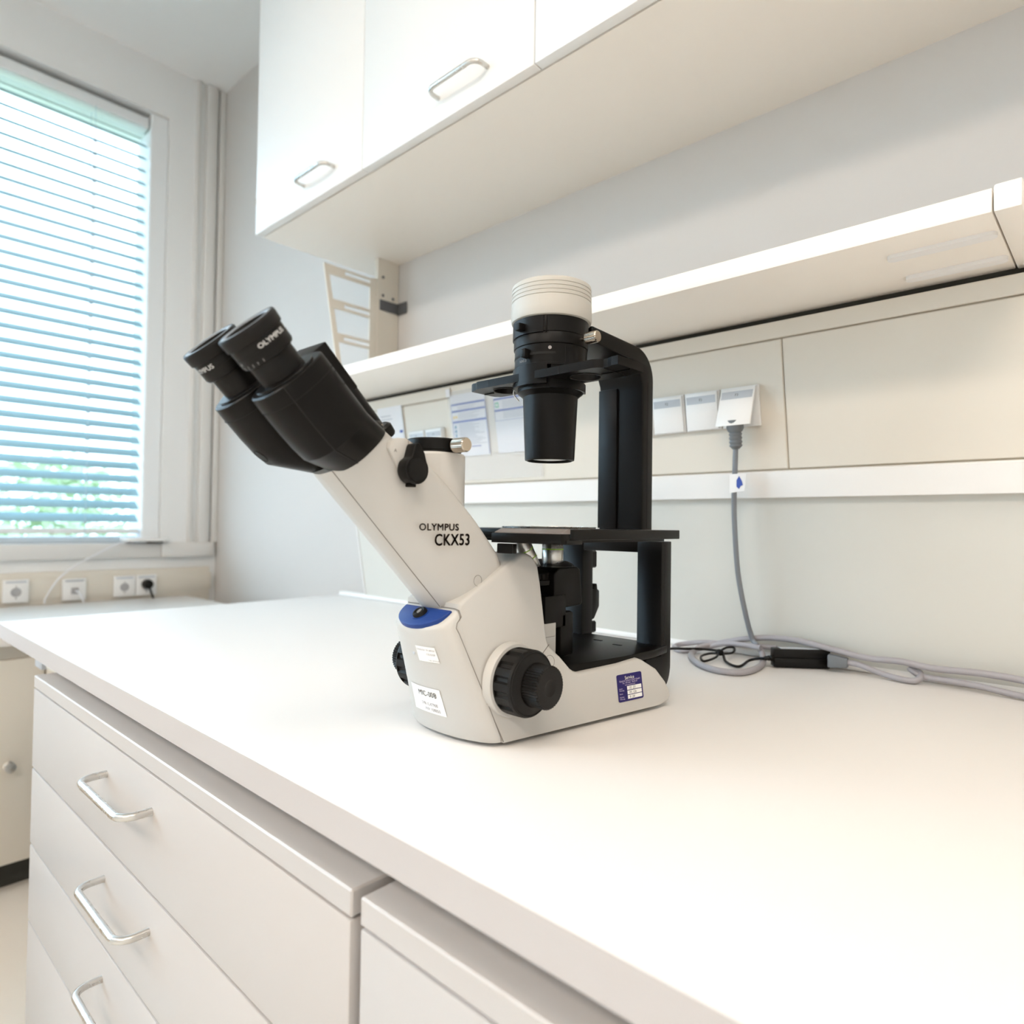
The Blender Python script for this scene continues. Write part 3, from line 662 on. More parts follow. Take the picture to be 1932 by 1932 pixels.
bb = bmesh.new(); add_tube(bb, [pc+nrm*0.0038+Vector((0.0016*math.sin(a),0,0))+tvec*0.0026*math.cos(a) for a in [2*PI*i/20 for i in range(21)]], 0.00022, 6)
add_tube(bb, [pc+nrm*0.0038-tvec*0.0015, pc+nrm*0.0038+tvec*0.0015], 0.00022, 6); finish('power_symbol', bb, m_printw, pad, smooth=0)
# seams of the covers
sp_ = [SF(a, b, 0.00005) for a, b in ((-.0238,.0050),(-.0316,.0240),(-.0394,.0452),(-.053,.080),(-.0640,.1085),(-.0668,.1140),(-.0655,.1185),(-.0605,.1238))]
sm1 = [Vector(p) for p in sp_] ; q0 = sm1[-1]
sm1 += [Vector((0.040,-.0628,.1300)), Vector((0.034,-.0632,.1312)), Vector((0.0,-.0635,.1312)), Vector((-0.034,-.0632,.1312))]
tube('cover_seam', sm1, 0.00042, m_seam, ms, n=6)
tube('cover_seam', [SF(-.0394,.0420), SF(-.0365,.0432), SF(-.034,.0448), SF(-.031,.0445), SF(-.0285,.0450)], 0.0004, m_seam, ms, n=6)
tube('cover_seam', [SF(0.0130,.0650,.0001), SF(.0310,.0797,.0001), SF(.0415,.0885,.0001)], 0.0004, m_seam, ms, n=6)
def side_ring(u, z, r, par=None): tube('cap_seam', [SF(u+r*math.cos(t), z+r*math.sin(t), 0.0001) for t in [2*PI*i/32 for i in range(33)]], 0.00022, m_seam, par or ms, n=5)
side_ring(0.0406, 0.0718, 0.0062)
# feet
for u, w in ((-0.020, 0.030), (-0.020, -0.030), (0.190, 0.078), (0.190, -0.078)):
    lathe('rubber_foot', cap(0.0105, 0.0, 0.0062, 0.001), (w, u, 0), (0,0,1), m_rubber, ms, n=28)
# --- black floor plate and rear frame
fp = [(-.0545,.062),(.0545,.062)]
fpoly = [(W(.066,.06)-.0055,.066),(W(.16,.06)-.0050,.160),(W(.16,.06)-.003,.215),(.078,.255),(-.078,.255),(-(W(.16,.06)-.003),.215),(-(W(.16,.06)-.0050),.160),(-(W(.066,.06)-.0055),.066)]
prism('floor_plate', [(a,b) for a,b in fpoly], 0.0540, 0.0640, m_black, ms, plane='xy', bevel=0.0018)
boxes('floor_slot', [(-0.006,0.006,0.215,0.219,0.0641,0.0645),(0.030,0.042,0.205,0.2085,0.0641,0.0646)], m_deep, ms)
# --- rear frame: outer rounded plate with opening
def frame_plate(name, u0, u1, m):
    out = rpoly(-0.0775, 0.0775, 0.010, 0.192, 0.012, 6)
    inn = rpoly(-0.0425, 0.0425, 0.0600, 0.1780, 0.003, 6)
    bm = bmesh.new()
    o0 = [bm.verts.new((a,u0,b)) for a,b in out]; i0 = [bm.verts.new((a,u0,b)) for a,b in inn]
    o1 = [bm.verts.new((a,u1,b)) for a,b in out]; i1 = [bm.verts.new((a,u1,b)) for a,b in inn]; n = len(out)
    for i in range(n):
        j = (i+1)%n
        bm.faces.new((o0[i],o0[j],i0[j],i0[i])); bm.faces.new((o1[i],i1[i],i1[j],o1[j]))
        bm.faces.new((o0[i],o1[i],o1[j],o0[j])); bm.faces.new((i0[i],i0[j],i1[j],i1[i]))
    return finish(name, bm, m, ms, bevel=0.0)
bm = bmesh.new()
# side view profile of each leg: L-shape with rounded lower rear corner
lp = [(.2400,.192),(.2400,.052),(.205,.052),(.205,.016),(.2380,.014)]
for k in range(0, 9):
    a = math.radians(-70+70*k/8); lp.append((.2405+.0232*math.cos(a), .0385+.0300*math.sin(a)))
lp += [(.2637,.192)]
for s in (1, -1):
    a0, a1 = (0.0425, 0.0775) if s > 0 else (-0.0775, -0.0425)
    prism('frame_leg', lp, a0, a1, m_black, ms, bevel=0.0012)
    w_ = a1+0.0002 if s > 0 else a0-0.0002
    prism('leg_groove', [(.2475,.188),(.2475,.050),(.2482,.050),(.2482,.188)], w_-0.0003, w_+0.0001, m_deep, ms)
box('frame_header', (-0.0425, 0.0425, .2405, .2635, .1775, .192), m_black, ms, bevel=0.001)
box('frame_base', (-0.0425, 0.0425, .2405, .2600, .012, .0600), m_black, ms, bevel=0.001)
# cable hooks on the back of the far leg
boxes('cable_hook', [(-0.052,-0.046,.2637,.279,.152,.176), (-0.052,-0.046,.2637,.279,.062,.078)], m_blackg, ms, bevel=0.002)
prism('cable_hook', [(.2637,.122),(.272,.122),(.272,.130),(.277,.130),(.2785,.122),(.283,.120),(.283,.098),(.2715,.082),(.2637,.080)], -0.053, -0.045, m_blackg, ms, bevel=0.0008)
# --- pillar: arch from behind the stage up and over to the lamp head
out = [(.2640,.1935)]; inn = []
pil = [(.2900,.1935),(.2900,.4030)]
for k in range(1, 9):
    a = math.radians(90*k/9); pil.append((.2900-.0420*(1-math.cos(a)), .4030+.0400*math.sin(a)))
pil += [(.2480,.4432),(.150,.4470),(.150,.4285),(.2300,.4240)]
for k in range(0, 6):
    a = math.radians(90-90*k/5); pil.append((.2300+.0340*math.cos(a)*1.0, .3900+.0340*math.sin(a)))
pil += [(.2640,.1935)]
prism('pillar', pil, -0.034, 0.034, m_black, ms, bevel=0.0022, seg=3)
box('pillar_front_rib', (-0.034, -0.0045, .2610, .2645, .2075, .395), m_black, ms, bevel=0.0006)
box('pillar_side_strip', (0.0338, 0.0345, .2755, .2765, .2080, .400), m_deep, ms)
# --- stage
prism('stage', rpoly(-0.120, 0.120, 0.0025, 0.2080, 0.004), .1965, .2065, m_black, ms, plane='xy', bevel=0.0007)
prism('stage_support', rpoly(-0.105, 0.105, 0.020, 0.200, 0.004), .1935, .1964, m_blackg, ms, plane='xy')
# sloped front lip
def lip(w0, w1, m, nm):
    prism(nm, [(.0024,.2066),(-.0010,.2066),(-.0106,.2030),(-.0106,.2022),(.0024,.2022)], w0+.004, w1, m, ms)
    prism('stage_front_edge', [(.0024,.2021),(-.0108,.2021),(-.0112,.2012),(-.0112,.1925),(.0024,.1925)], w0, w1, m_black, ms, bevel=0.0006)
lip(.0300, .1185, m_lip, 'stage_front_lip'); lip(-.1185, -.0300, m_lip, 'stage_front_lip')
box('stage_lip_underside', (.078, .1195, -.0040, .0200, .1925, .1964), m_blackg, ms, bevel=.0005)
lathe('stage_insert', [(0.0545,.2064),(0.055,.2085),(0.053,.2088),(0.0525,.2070),(0.018,.2070),(0.0170,.2066),(0.018,.2062),(0.0525,.2062)], (0,.115,0), (0,0,1), m_steel, ms, n=64)
# support block between body and stage
prism('stage_mount', rpoly(.0340, .0560, -.0075, -.0010, .0012), .1818, .1915, m_blackg, ms, plane='xy', bevel=.0008)
prism('stage_mount', rpoly(-.0560, -.0340, -.0075, -.0010, .0012), .1818, .1915, m_blackg, ms, plane='xy', bevel=.0008)

# --- observation arm (white)
Lpts = [(-.1862,.2500),(-.150,.2133),(-.118,.1806),(-.095,.1570),(-.0750,.1370),(-.060,.122)]
Upts = [(-.1378,.2990),(-.105,.2722),(-.0690,.2422),(-.0380,.2150),(-.0075,.1830),(.004,.160)]
def seg_interp(P, t):
    x = t*(len(P)-1); i = min(int(x), len(P)-2); f = x-i
    return (P[i][0]+(P[i+1][0]-P[i][0])*f, P[i][1]+(P[i+1][1]-P[i][1])*f)
rings = []; NS = 26; NQ = 15
for i in range(NS+1):
    t = i/NS; L_ = seg_interp(Lpts, t); U_ = seg_interp(Upts, t)
    b = min(1, t/0.34); b = b*b*(3-2*b)        # 0: round top end, 1: U-shaped section
    wa = 0.0370
    def half(q):
        circ = 0.0375*math.sqrt(max(0, 1-(2*q-1)**2))
        if q < 0.62: us_ = wa*math.sqrt(max(0, 1-((0.62-q)/0.62)**2))**0.92
        elif q < 0.93: us_ = wa
        else: us_ = wa - 0.007*(1-math.sqrt(max(0,1-((q-0.93)/0.07)**2)))
        return circ*(1-b)+us_*b
    qs = [0.5-0.5*math.cos(PI*k/NQ) for k in range(NQ+1)]
    right = [(half(q), L_[0]+(U_[0]-L_[0])*q, L_[1]+(U_[1]-L_[1])*q) for q in qs]
    left = [(-x, y, z) for x, y, z in right][::-1]
    ring = right + left
    if abs(ring[0][0]) < 1e-6: pass
    rings.append([(x if abs(x) > 1e-5 else (1e-5 if k < NQ+1 else -1e-5), y, z) for k, (x, y, z) in enumerate(ring)])
arm = loft('observation_arm', rings, m_body, ms, smooth=40)
def arm_seam(t):
    L_ = seg_interp(Lpts, t); U_ = seg_interp(Upts, t); q = 0.045
    b = min(1, t/0.34); b = b*b*(3-2*b)
    w = 0.0375*math.sqrt(1-(2*q-1)**2)*(1-b) + 0.037*math.sqrt(max(0, 1-((0.62-q)/0.62)**2))**0.92*b
    return Vector((w+.0001, L_[0]+(U_[0]-L_[0])*q, L_[1]+(U_[1]-L_[1])*q))
tube('arm_seam', [arm_seam(t) for t in [0.0+0.90*k/40 for k in range(41)]], 0.00038, m_seam, arm, n=6)
WA = 0.0373
side_plane = lambda a, b: (WA, a, b)
tube('cap_seam', [(WA, -.0362+.0052*math.cos(t), .1560+.0052*math.sin(t)) for t in [2*PI*i/32 for i in range(33)]], 0.0002, m_seam, arm, n=5)
text('maker_lettering', 'OLYMPUS', .0087, lambda a, b: (WA+.0002, -.1098+a, .2042+b), m_print, arm, bold=0.00032, sx=1.19, spacing=1.08)
text('model_lettering', 'CKX53', 0.0150, lambda a, b: (WA+.0002, -.0918+a, .1905+b), m_print, arm, bold=0.00045, sx=0.93, spacing=1.06)
# light path lever on its raised plate
lp_c = Vector((.040, -.1150, .2560))
plate = [(a-.008, b+.002) for a, b in [(-.137,.2710),(-.135,.2765),(-.128,.2810),(-.119,.2815),(-.112,.2785),(-.1035,.2700),(-.0985,.2580),(-.1010,.2490),(-.1080,.2440),(-.1180,.2455),(-.1240,.2515)]]
prism('lever_plate', plate, .030, .0392, m_body, ms, bevel=.0010)
text('path_symbol', 'A', .0042, lambda a, b: (.0394, -.1395+a, .2705+b), m_print, ms)
tube('path_symbol', [(.0394, -.1245, .2815), (.0394, -.1245, .2785), (.0394, -.1215, .2785), (.0394,-.1215,.2810), (.0394,-.1195,.2795)], .00022, m_print, ms, n=5)
lv = []
cx_, cz_ = -.1165, .2535
for k in range(0, 25):
    a = math.radians(-215 + 250*k/24); lv.append((cx_+.0125*math.cos(a), cz_+.0125*math.sin(a)))
lv += [(-.1085,.2680),(-.1120,.2730)]
for k in range(1, 7):
    a = math.radians(40+120*k/7); lv.append((-.1160+.0042*math.cos(a), .2722+.0042*math.sin(a)))
lv += [(-.1210,.2690),(-.1225,.2640)]
lv = [(a-.0075, b+.0025) for a, b in lv]; cx_ -= .0075; cz_ += .0025
lev = prism('light_path_lever', lv, .0394, .0520, m_black, ms, bevel=.0014, seg=3)
lathe('lever_disc', [(.0098,0),(.0098,.0004),(.0092,.0006),(0,.0006)], (.0520, cx_, cz_), (1,0,0), m_blackg, lev, n=36)
boxes('lever_tab', [(.0400,.0470,-.1280,-.1210,.2412,.2440)], m_black, lev, bevel=.0006)

# --- trinocular port
def se_ring(cx, cy, r, z, p=3.0, n=48):
    out = []
    for k in range(n):
        a = 2*PI*k/n; c, s = math.cos(a), math.sin(a); d = (abs(c)**p+abs(s)**p)**(-1/p); out.append((cx+r*d*c, cy+r*d*s, z))
    return out
loft('camera_port', [se_ring(0,-.0615,.0268,.185), se_ring(0,-.0615,.0268,.2755), se_ring(0,-.0615,.0255,.2778)], m_body, ms, smooth=30)
lathe('port_ring', [(0,.2779),(.0262,.2779),(.0262,.2800),(.0272,.2805),(.0272,.2900),(.0262,.2912),(.0225,.2912),(.0225,.288),(0,.288)], (0,-.0615,0), (0,0,1), m_blackg, ms, n=56)
def knurl(k, i, n, r): return r*(0.96 if i % 2 else 1.0)
def clamp_knob(org, ax, s=1.0, par=None):
    o = lathe('clamp_screw', [(0,-.010*s),(.0022*s,-.010*s),(.0022*s,0),(.0040*s,.001*s),(.0058*s,.0012*s)], org, ax, m_nickel, par or ms, n=28)
    lathe('knurled_head', [(0,.001*s),(.0055*s,.001*s),(.0064*s,.0022*s),(.0064*s,.0150*s),(.0056*s,.0162*s),(0,.0162*s)], org, ax, m_nickel, o, n=56, gear=lambda k,i,n,r: r*(0.955 if (i%2 and 1<k<4) else 1.0), smooth=20)
    return o
clamp_knob((.0290, -.0625, .2840), (1, .05, 0), 1.08)

# --- binocular head
def H(s, nn, w): return Vector((w, -.266+.70711*s+.70711*nn, .350-.70711*s+.70711*nn))
def hring(s, wc, nc, rw, rn, p=2.4, n=44):
    out = []
    for k in range(n):
        a = 2*PI*k/n; c, q = math.cos(a), math.sin(a); d = (abs(c)**p+abs(q)**p)**(-1/p)
        out.append(H(s, nc+rn*d*q, wc+rw*d*c))
    return out
IP = 0.0315
for sg in (1, -1):
    hs = [(0.0445,1.0,0),(0.0435,.95,0)][::-1]
    R_ = [hring(.0430,sg*IP,0.001,.0262,.0295), hring(.0440,sg*IP,.001,.0275,.0308), hring(.0520,sg*IP,.001,.0277,.0312), hring(.0530,sg*IP,.001,.0277,.0312), hring(.0740,sg*IP*1.0,.001,.0276,.0314),
          hring(.0900,sg*IP,.0015,.0274,.0314), hring(.1030,sg*IP*.97,.0030,.0268,.0308), hring(.1310,sg*IP*.45,.0205,.0240,.0285,2.4)]
    hsg = loft('eyepiece_housing', R_, m_black, ms, smooth=24)
    # joint lines of the housing
    def hpt(s, ang, ex=.0003):
        S = [.0430,.0440,.0520,.0740,.0900,.1030,.1310]
        wc = interp(s, S, [sg*IP,sg*IP,sg*IP,sg*IP,sg*IP,sg*IP*.97,sg*IP*.45]); nc = interp(s, S, [.001,.001,.001,.001,.0015,.0030,.0205])
        rw = interp(s, S, [.0262,.0275,.0277,.0276,.0274,.0268,.0240])+ex; rn = interp(s, S, [.0295,.0308,.0312,.0314,.0314,.0308,.0285])+ex
        p = 2.4; c, q = math.cos(ang), math.sin(ang); d = (abs(c)**p+abs(q)**p)**(-1/p)
        return H(s, nc+rn*d*q, wc+rw*d*c)
    a0 = math.radians(-38) if sg > 0 else math.radians(218)
    tube('housing_seam', [hpt(s, a0) for s in [.044+.0868*k/24 for k in range(25)]], .0006, m_deep, hsg, n=5)
    tube('housing_seam', [hpt(.0560, 2*PI*k/60) for k in range(61)], .00030, m_deep, hsg, n=5)
    cc = math.radians(-125 if sg < 0 else 20)
    tube('cap_seam', [hpt(.0925+.0062*math.sin(t) if sg < 0 else .066+.0062*math.sin(t), (math.radians(-92) if sg < 0 else math.radians(48)) + .0062*math.cos(t)/.030) for t in [2*PI*i/28 for i in range(29)]], .00028, m_deep, hsg, n=5)
    # eyepiece, built around the tube axis
    c = H(0, 0, sg*IP); ax = (0, .70711, -.70711)
    lathe('focus_sleeve', [(0,.014),(.0180,.014),(.0180,.044),(.0245,.0440),(.0250,.0425),(.0245,.0415),(.0180,.0413)], c, ax, m_blackg, hsg, n=56)
    ep = lathe('eyepiece', [(0,.006),(.0208,.0090),(.0217,.0092),(.0215,.0150),(.0216,.0225),(.0206,.0245),(.0196,.0250),(0,.0250)], c, ax, m_blackg, ms, n=64)
    lathe('eyecup', [(.0140,.0095),(.0230,.0088),(.0233,.0060),(.0236,.0020),(.0235,.0000),(.0228,-.0010),(.0200,-.0008),(.0195,.0002),(.0188,.0003),(.0183,-.0004),(.0175,.0000),(.0162,.0030),(.0152,.0070),(.0140,.0095)], c, ax, m_rubber, ep, n=64)
    lathe('eyecup_rim_highlight', [(.0168,-.0001),(.0178,-.0009),(.0203,-.0011),(.0212,-.0009),(.0203,-.0004),(.0178,-.0003)], c, ax, m_rim, ep, n=64)  # ring added to carry the painted highlight on the eyecup rim
    lathe('eye_lens', [(0,.0052),(.008,.0056),(.0145,.0068),(.0152,.0074),(0,.0085)], c, ax, m_lens, ep, n=48)
    tube('eyepiece_groove', [H(.0160, .0216*math.sin(t), sg*IP+.0216*math.cos(t)) for t in [2*PI*k/64 for k in range(65)]], .0002, m_deep, ep, n=5)
    # lettering wrapped round the eyepiece; angle measured from +w towards +n
    def wrap(ang0, s0, rr): return lambda a, b: H(s0-b, rr*math.sin(ang0+a/rr), sg*IP+rr*math.cos(ang0+a/rr))
    rr = .02185
    if sg > 0:
        text('eyepiece_lettering', 'OLYMPUS', .0048, wrap(math.radians(-36), .0150, rr), m_printw, ep, bold=.00015, sx=1.22)
        tk = bmesh.new()
        for k in range(5):
            a = math.radians(-92+12.5*k); f_ = wrap(a, .0236, rr)
            tk.faces.new([tk.verts.new(f_(x, y)) for x, y in ((-.00014,0),(.00014,0),(.00014,.0022),(-.00014,.0022))])
        finish('diopter_scale', tk, m_printw, ep, smooth=0, recalc=False)
        text('diopter_scale', '+', .0045, wrap(math.radians(-97), .0205, rr), m_printw, ep)
    else:
        text('eyepiece_lettering', 'OLYMPUS', .0050, wrap(math.radians(-118), .0152, rr), m_printw, ep, bold=.00015, sx=1.18)
# centre of the head: rear rail block, boss, bridge between the housings
prism('head_rail', rpoly(-.0215, .0215, .0100, .0545, .003), .0455, .0905, m_black, ms, plane='xy', bevel=.0012)
hr = ms.children[-1] if False else [o for o in ms.children if o.name.startswith('head_rail')][-1]
hr.data.transform(Matrix(((1,0,0,0),(0,.70711,.70711,-.266),(0,.70711,-.70711,.350),(0,0,0,1)))); hr.data.flip_normals()
prism('head_boss', rpoly(-.0225, .0225, .0080, .0590, .016), .0860, .1300, m_black, ms, plane='xy', bevel=.0015)
hb = [o for o in ms.children if o.name.startswith('head_boss')][-1]
hb.data.transform(Matrix(((1,0,0,0),(0,.70711,.70711,-.266),(0,.70711,-.70711,.350),(0,0,0,1)))); hb.data.flip_normals()
text('rail_mark', '62', .0050, lambda a, b: H(.0452, .038+b, .004-a), m_ink, hr)
lathe('mounting_ring', [(0,.1180),(.0290,.1180),(.0335,.1268),(.0338,.1292),(0,.1292)], H(0, .0262, 0), (0,.70711,-.70711), m_blackg, ms, n=56)
lb = lathe('locking_knob', [(0,-.006),(.0085,-.006),(.0110,-.0035),(.0112,.004),(.0100,.006),(0,.006)], H(.1395, .0570, .004), (0,.60,-.80), m_blackg, ms, n=32)
lathe('locking_screw', [(.0035,-.0063),(.0048,-.0068),(.0030,-.0064),(0,-.0062)], H(.1395, .0570, .004), (0,.60,-.80), m_steel, lb, n=20)
lathe('ring_screw', cap(.0020, -.003, .003), H(.1290, .0470, .0235), (0,.3,-.9), m_nickel, ms, n=14)

# --- lamp head
LC = (0, .115, 0)
ribs = [(0,.4885),(.0440,.4885),(.0462,.4870),(.0468,.4850)]
for z_ in (.4815,.4770,.4725,.4680): ribs += [(.0468,z_+.0008),(.0461,z_+.0004),(.0461,z_-.0002),(.0469,z_-.0006)]
ribs += [(.0474,.4560),(.0474,.4480),(.0466,.4455),(.0448,.4445),(0,.4445)]
lathe('lamp_cap', ribs, LC, (0,0,1), m_bodyl, ms, n=80)
lh = lathe('lamp_housing', [(0,.4460),(.0438,.4460),(.0438,.4270),(.0430,.4262),(.0436,.4250),(.0436,.4140),(.0424,.4132),(.0424,.3905),(.0424,.3895),(0,.3895)], LC, (0,0,1), m_black, ms, n=80)
def arc_band(name, r0, r1, z0, z1, a0, a1, m, par, n=40):
    bm = bmesh.new(); V = []
    for k in range(n+1):
        a = math.radians(a0+(a1-a0)*k/n); c, s = math.cos(a), math.sin(a)
        V.append([bm.verts.new((r*c, .115+r*s, z)) for r, z in ((r0,z0),(r1,z0),(r1,z1),(r0,z1))])
    for A, B in zip(V, V[1:]):
        for i in range(4): bm.faces.new((A[i], A[(i+1)%4], B[(i+1)%4], B[i]))
    bm.faces.new(V[0][::-1]); bm.faces.new(V[-1])
    return finish(name, bm, m, par)
arc_band('iris_band', .040, .0449, .4255, .4440, -165, -62, m_black, lh)
arc_band('lower_skirt', .030, .0441, .3685, .3905, -200, -56, m_black, lh)
arc_band('lower_skirt', .030, .0412, .3860, .3900, -50, 145, m_black, lh)
arc_band('panel_edge', .0422, .04255, .3925, .4120, -28.6, -27.9, m_deep, lh, 2)
arc_band('panel_edge', .0422, .04255, .3918, .3922, -150, -28, m_deep, lh)
arc_band('aperture_slot', .0420, .0426, .4012, .4038, -138, -43, m_deep, lh)
def tab(name, az, z, r0, r1, hw, hh, m, par):
    a = math.radians(az); d = Vector((math.cos(a), math.sin(a), 0)); t = Vector((-d.y, d.x, 0)); c = Vector(LC)
    bm = bmesh.new(); add_hexa(bm, [c+d*r+t*q+Vector((0,0,zz_)) for r in (r0, r1) for q, zz_ in ((-hw,z-hh),(hw,z-hh),(hw,z+hh),(-hw,z+hh))])
    return finish(name, bm, m, par, bevel=.0006)
tab('iris_tab', -97, .4330, .043, .0535, .0042, .0040, m_black, lh)
tab('aperture_tab', -89, .4028, .041, .0510, .0034, .0048, m_black, lh)
tab('joint_block', -58, .4345, .043, .0460, .0012, .0088, m_black, lh)
def cylwrap(az, z, r): return lambda a, b: Vector((r*math.cos(math.radians(az)+a/r), .115+r*math.sin(math.radians(az)+a/r), z+b))
text('scale_print', 'NA0.3', .0046, cylwrap(-107, .3945, .04265), m_inkg, lh)
text('scale_print', 'AS', .0038, cylwrap(-98, .4075, .04265), m_inkg, lh)
bmx = bmesh.new(); f_ = cylwrap(-52, .4080, .04268); bmx.faces.new([bmx.verts.new(f_(.0020*math.cos(t), .0020*math.sin(t))) for t in [2*PI*k/20 for k in range(20)]])
finish('scale_print', bmx, m_inkg, lh, smooth=0, recalc=False)
clamp_knob((.0480, .1180, .4215), (1, .03, 0), 1.05, lh)
# condenser
cd = lathe('condenser', [(0,.3860),(.0335,.3860),(.0335,.3740),(.0385,.3735),(.0385,.3640),(.0330,.3595),(.0322,.3590),(.0290,.2875),(.0288,.2860),(.0262,.2850),(.0262,.2890),(0,.2890)], LC, (0,0,1), m_black, ms, n=72)
lathe('condenser_lens', [(0,.2860),(.010,.2864),(.0180,.2872),(.0258,.2884),(0,.2889)], LC, (0,0,1), m_diff, cd, n=48)
arc_band('slider_clamp', .0335, .0412, .3640, .3735, -52, 40, m_black, cd)
tube('slider_spring', [(-.0300,.0860,.3700),(-.0345,.0890,.3640),(-.0300,.0935,.3560)], .0009, m_steel, cd, n=8, sm=4)
# --- phase slider (long holder with two round openings)
sl_out = [(-.0970,.0800),(-.0905,.0765),(-.0865,.0765),(-.0800,.0725),(.0900,.0725),(.0950,.0745),(.1000,.0790),(.1050,.0795),(.1100,.0770),(.1120,.0755),(.1200,.0755),(.1205,.0765),(.1205,.1230),(.1195,.1240),(.1000,.1265),(.0300,.1265),(-.0900,.1265),(-.0970,.1200)]
bm = bmesh.new()
z0_, z1_ = .3735, .3825
from mathutils.geometry import tessellate_polygon
def circ_pts(cx, cy, r, n=32): return [(cx+r*math.cos(2*PI*k/n), cy+r*math.sin(2*PI*k/n)) for k in range(n)]
loops = [sl_out, circ_pts(.0610,.1010,.0175)[::-1], circ_pts(-.0560,.1010,.0175)[::-1], circ_pts(0,.1010,.0175)[::-1]]
flat = [p for lp_ in loops for p in lp_]
tris = tessellate_polygon([[Vector((x,y,0)) for x,y in lp_] for lp_ in loops])
vt = [bm.verts.new((x,y,z1_)) for x,y in flat]; vb = [bm.verts.new((x,y,z0_)) for x,y in flat]
for a,b,c in tris:
    try: bm.faces.new((vt[a],vt[b],vt[c])); bm.faces.new((vb[c],vb[b],vb[a]))
    except ValueError: pass
k0 = 0
for lp_ in loops:
    m_ = len(lp_)
    for i in range(m_): bm.faces.new((vt[k0+i], vt[k0+(i+1)%m_], vb[k0+(i+1)%m_], vb[k0+i]))
    k0 += m_
sd = finish('phase_slider', bm, m_black, ms, smooth=30)
for cxx in (.0610, -.0560): tube('slider_ring', [(cxx+.0172*math.cos(t), .1010+.0172*math.sin(t), z0_-.0004) for t in [2*PI*k/48 for k in range(49)]], .0006, m_steel if False else m_blackg, sd, n=6)
boxes('slider_joint', [(.0455,.0463,.0722,.0726,.3738,.3822), (-.0610,-.0602,.0722,.0726,.3738,.3822)], m_deep, sd)
for b_ in [(.0830,.1190,.0995,.1005,.3722,.3735), (.1000,.1010,.0780,.1225,.3722,.3735), (-.0940,-.0780,.0995,.1005,.3722,.3735)]: box('slider_rib', b_, m_blackg, sd)

# --- nosepiece and objectives
np_ = prism('nosepiece', [(.078,.1120),(.078,.1585),(.085,.1640),(.118,.1640),(.1245,.1610),(.1290,.1220),(.1250,.1195),(.086,.1190)], -.040, .040, m_black, ms, bevel=.0022, seg=3)
box('nosepiece_slide', (-.0420, .0420, .0600, .0960, .0990, .1340), m_black, ms, bevel=.001)
box('focus_carrier', (-.0300, .0420, .0870, .1110, .0660, .1150), m_black, ms, bevel=.0035)
prism('focus_bracket', [(-.032,.0415),(.0425,.0415),(.0425,.0780),(-.032,.0780)], .0645, .1052, m_body, ms, plane='xy', bevel=.0006)
box('bracket_seam', (.0424, .0427, .0415, .0760, .0906, .0911), m_seam, ms)
ta = Vector((0.05, -0.16, 1)).normalized(); tc_ = Vector((0, .1000, .1560))
tr = lathe('turret', [(0,-.006),(.0400,-.006),(.0400,-.0010),(.0385,.0000),(.0395,.0010),(.0395,.0060),(.0380,.0072),(.0330,.0090),(0,.0095)], tc_, ta, m_rubber, ms, n=96, gear=lambda k,i,n,r: r*(0.965 if (i%2 and 3<k<6) else 1.0), smooth=20)
def objective(base, ax, ln, r, cols, par):
    pr = [(0,0),(r*.92,0),(r,.002),(r,ln*.70),(r*.96,ln*.72),(r*.9,ln*.86),(r*.62,ln*.96),(r*.60,ln),(0,ln)]
    o = lathe('objective', pr, base, ax, m_steel, par, n=48)
    for c_, h in cols: lathe('colour_ring', [(r*.99,h-.0007),(r*1.008,h-.0006),(r*1.008,h+.0006),(r*.99,h+.0007)], base, ax, c_, o, n=48)
    return o
objective(Vector((.004,.118,.160)), (0,0,1), .040, .0125, [(m_green,.0225)], ms)
objective(Vector((.002,.0870,.158)), Vector((-.05,-.50,.85)), .044, .0098, [(m_green,.0290),(m_green,.0185)], ms)
objective(Vector((-.0240,.1120,.156)), Vector((-.12,-.12,1)), .0235, .0100, [(m_red,.0165),(m_green,.0090)], ms)

# --- focus knobs
KU, KZ = -.0085, .0605
for sg in (1, -1):
    org = Vector((0, KU, KZ)); ax = (sg, 0, 0)
    base_w = W(KU, KZ)-.0006
    lathe('knob_seat', [(0,base_w-.004),(.0360,base_w-.004),(.0355,base_w+.0035),(.0345,base_w+.0050),(.0310,base_w+.0055),(0,base_w+.0055)], org, ax, m_body, ms, n=64)
    def g1(k, i, n, r):
        ph = (i % 8); return r*(0.955 if (ph in (3,4,5) and 2 <= k <= 5) else 1.0)
    ck = lathe('coarse_focus_knob', [(0,.0620),(.0300,.0620),(.0316,.0630),(.0318,.0645),(.0318,.0646),(.0318,.0810),(.0318,.0815),(.0310,.0838),(.0292,.0848),(.0290,.0846),(.0288,.0848),(.0210,.0880),(0,.0880)], org, ax, m_rubber, ms, n=112, gear=lambda k,i,n,r: r*(0.93 if ((i%8) in (3,4,5) and 4 <= k <= 5) else 1.0), smooth=22)
    tube('knob_ring', [org+Vector((sg*.0849, .0296*math.cos(t), .0296*math.sin(t))) for t in [2*PI*k/64 for k in range(65)]], .0004, m_deep, ck, n=5)
    lathe('fine_focus_knob', [(0,.0865),(.0185,.0865),(.0192,.0878),(.0200,.0880),(.0203,.1045),(.0196,.1057),(.0185,.1061),(.0080,.1061),(.0055,.1051),(0,.1045)], org, ax, m_rubber, ck, n=88, gear=lambda k,i,n,r: r*(0.935 if (i%2 and 2 < k < 6) else 1.0), smooth=20)

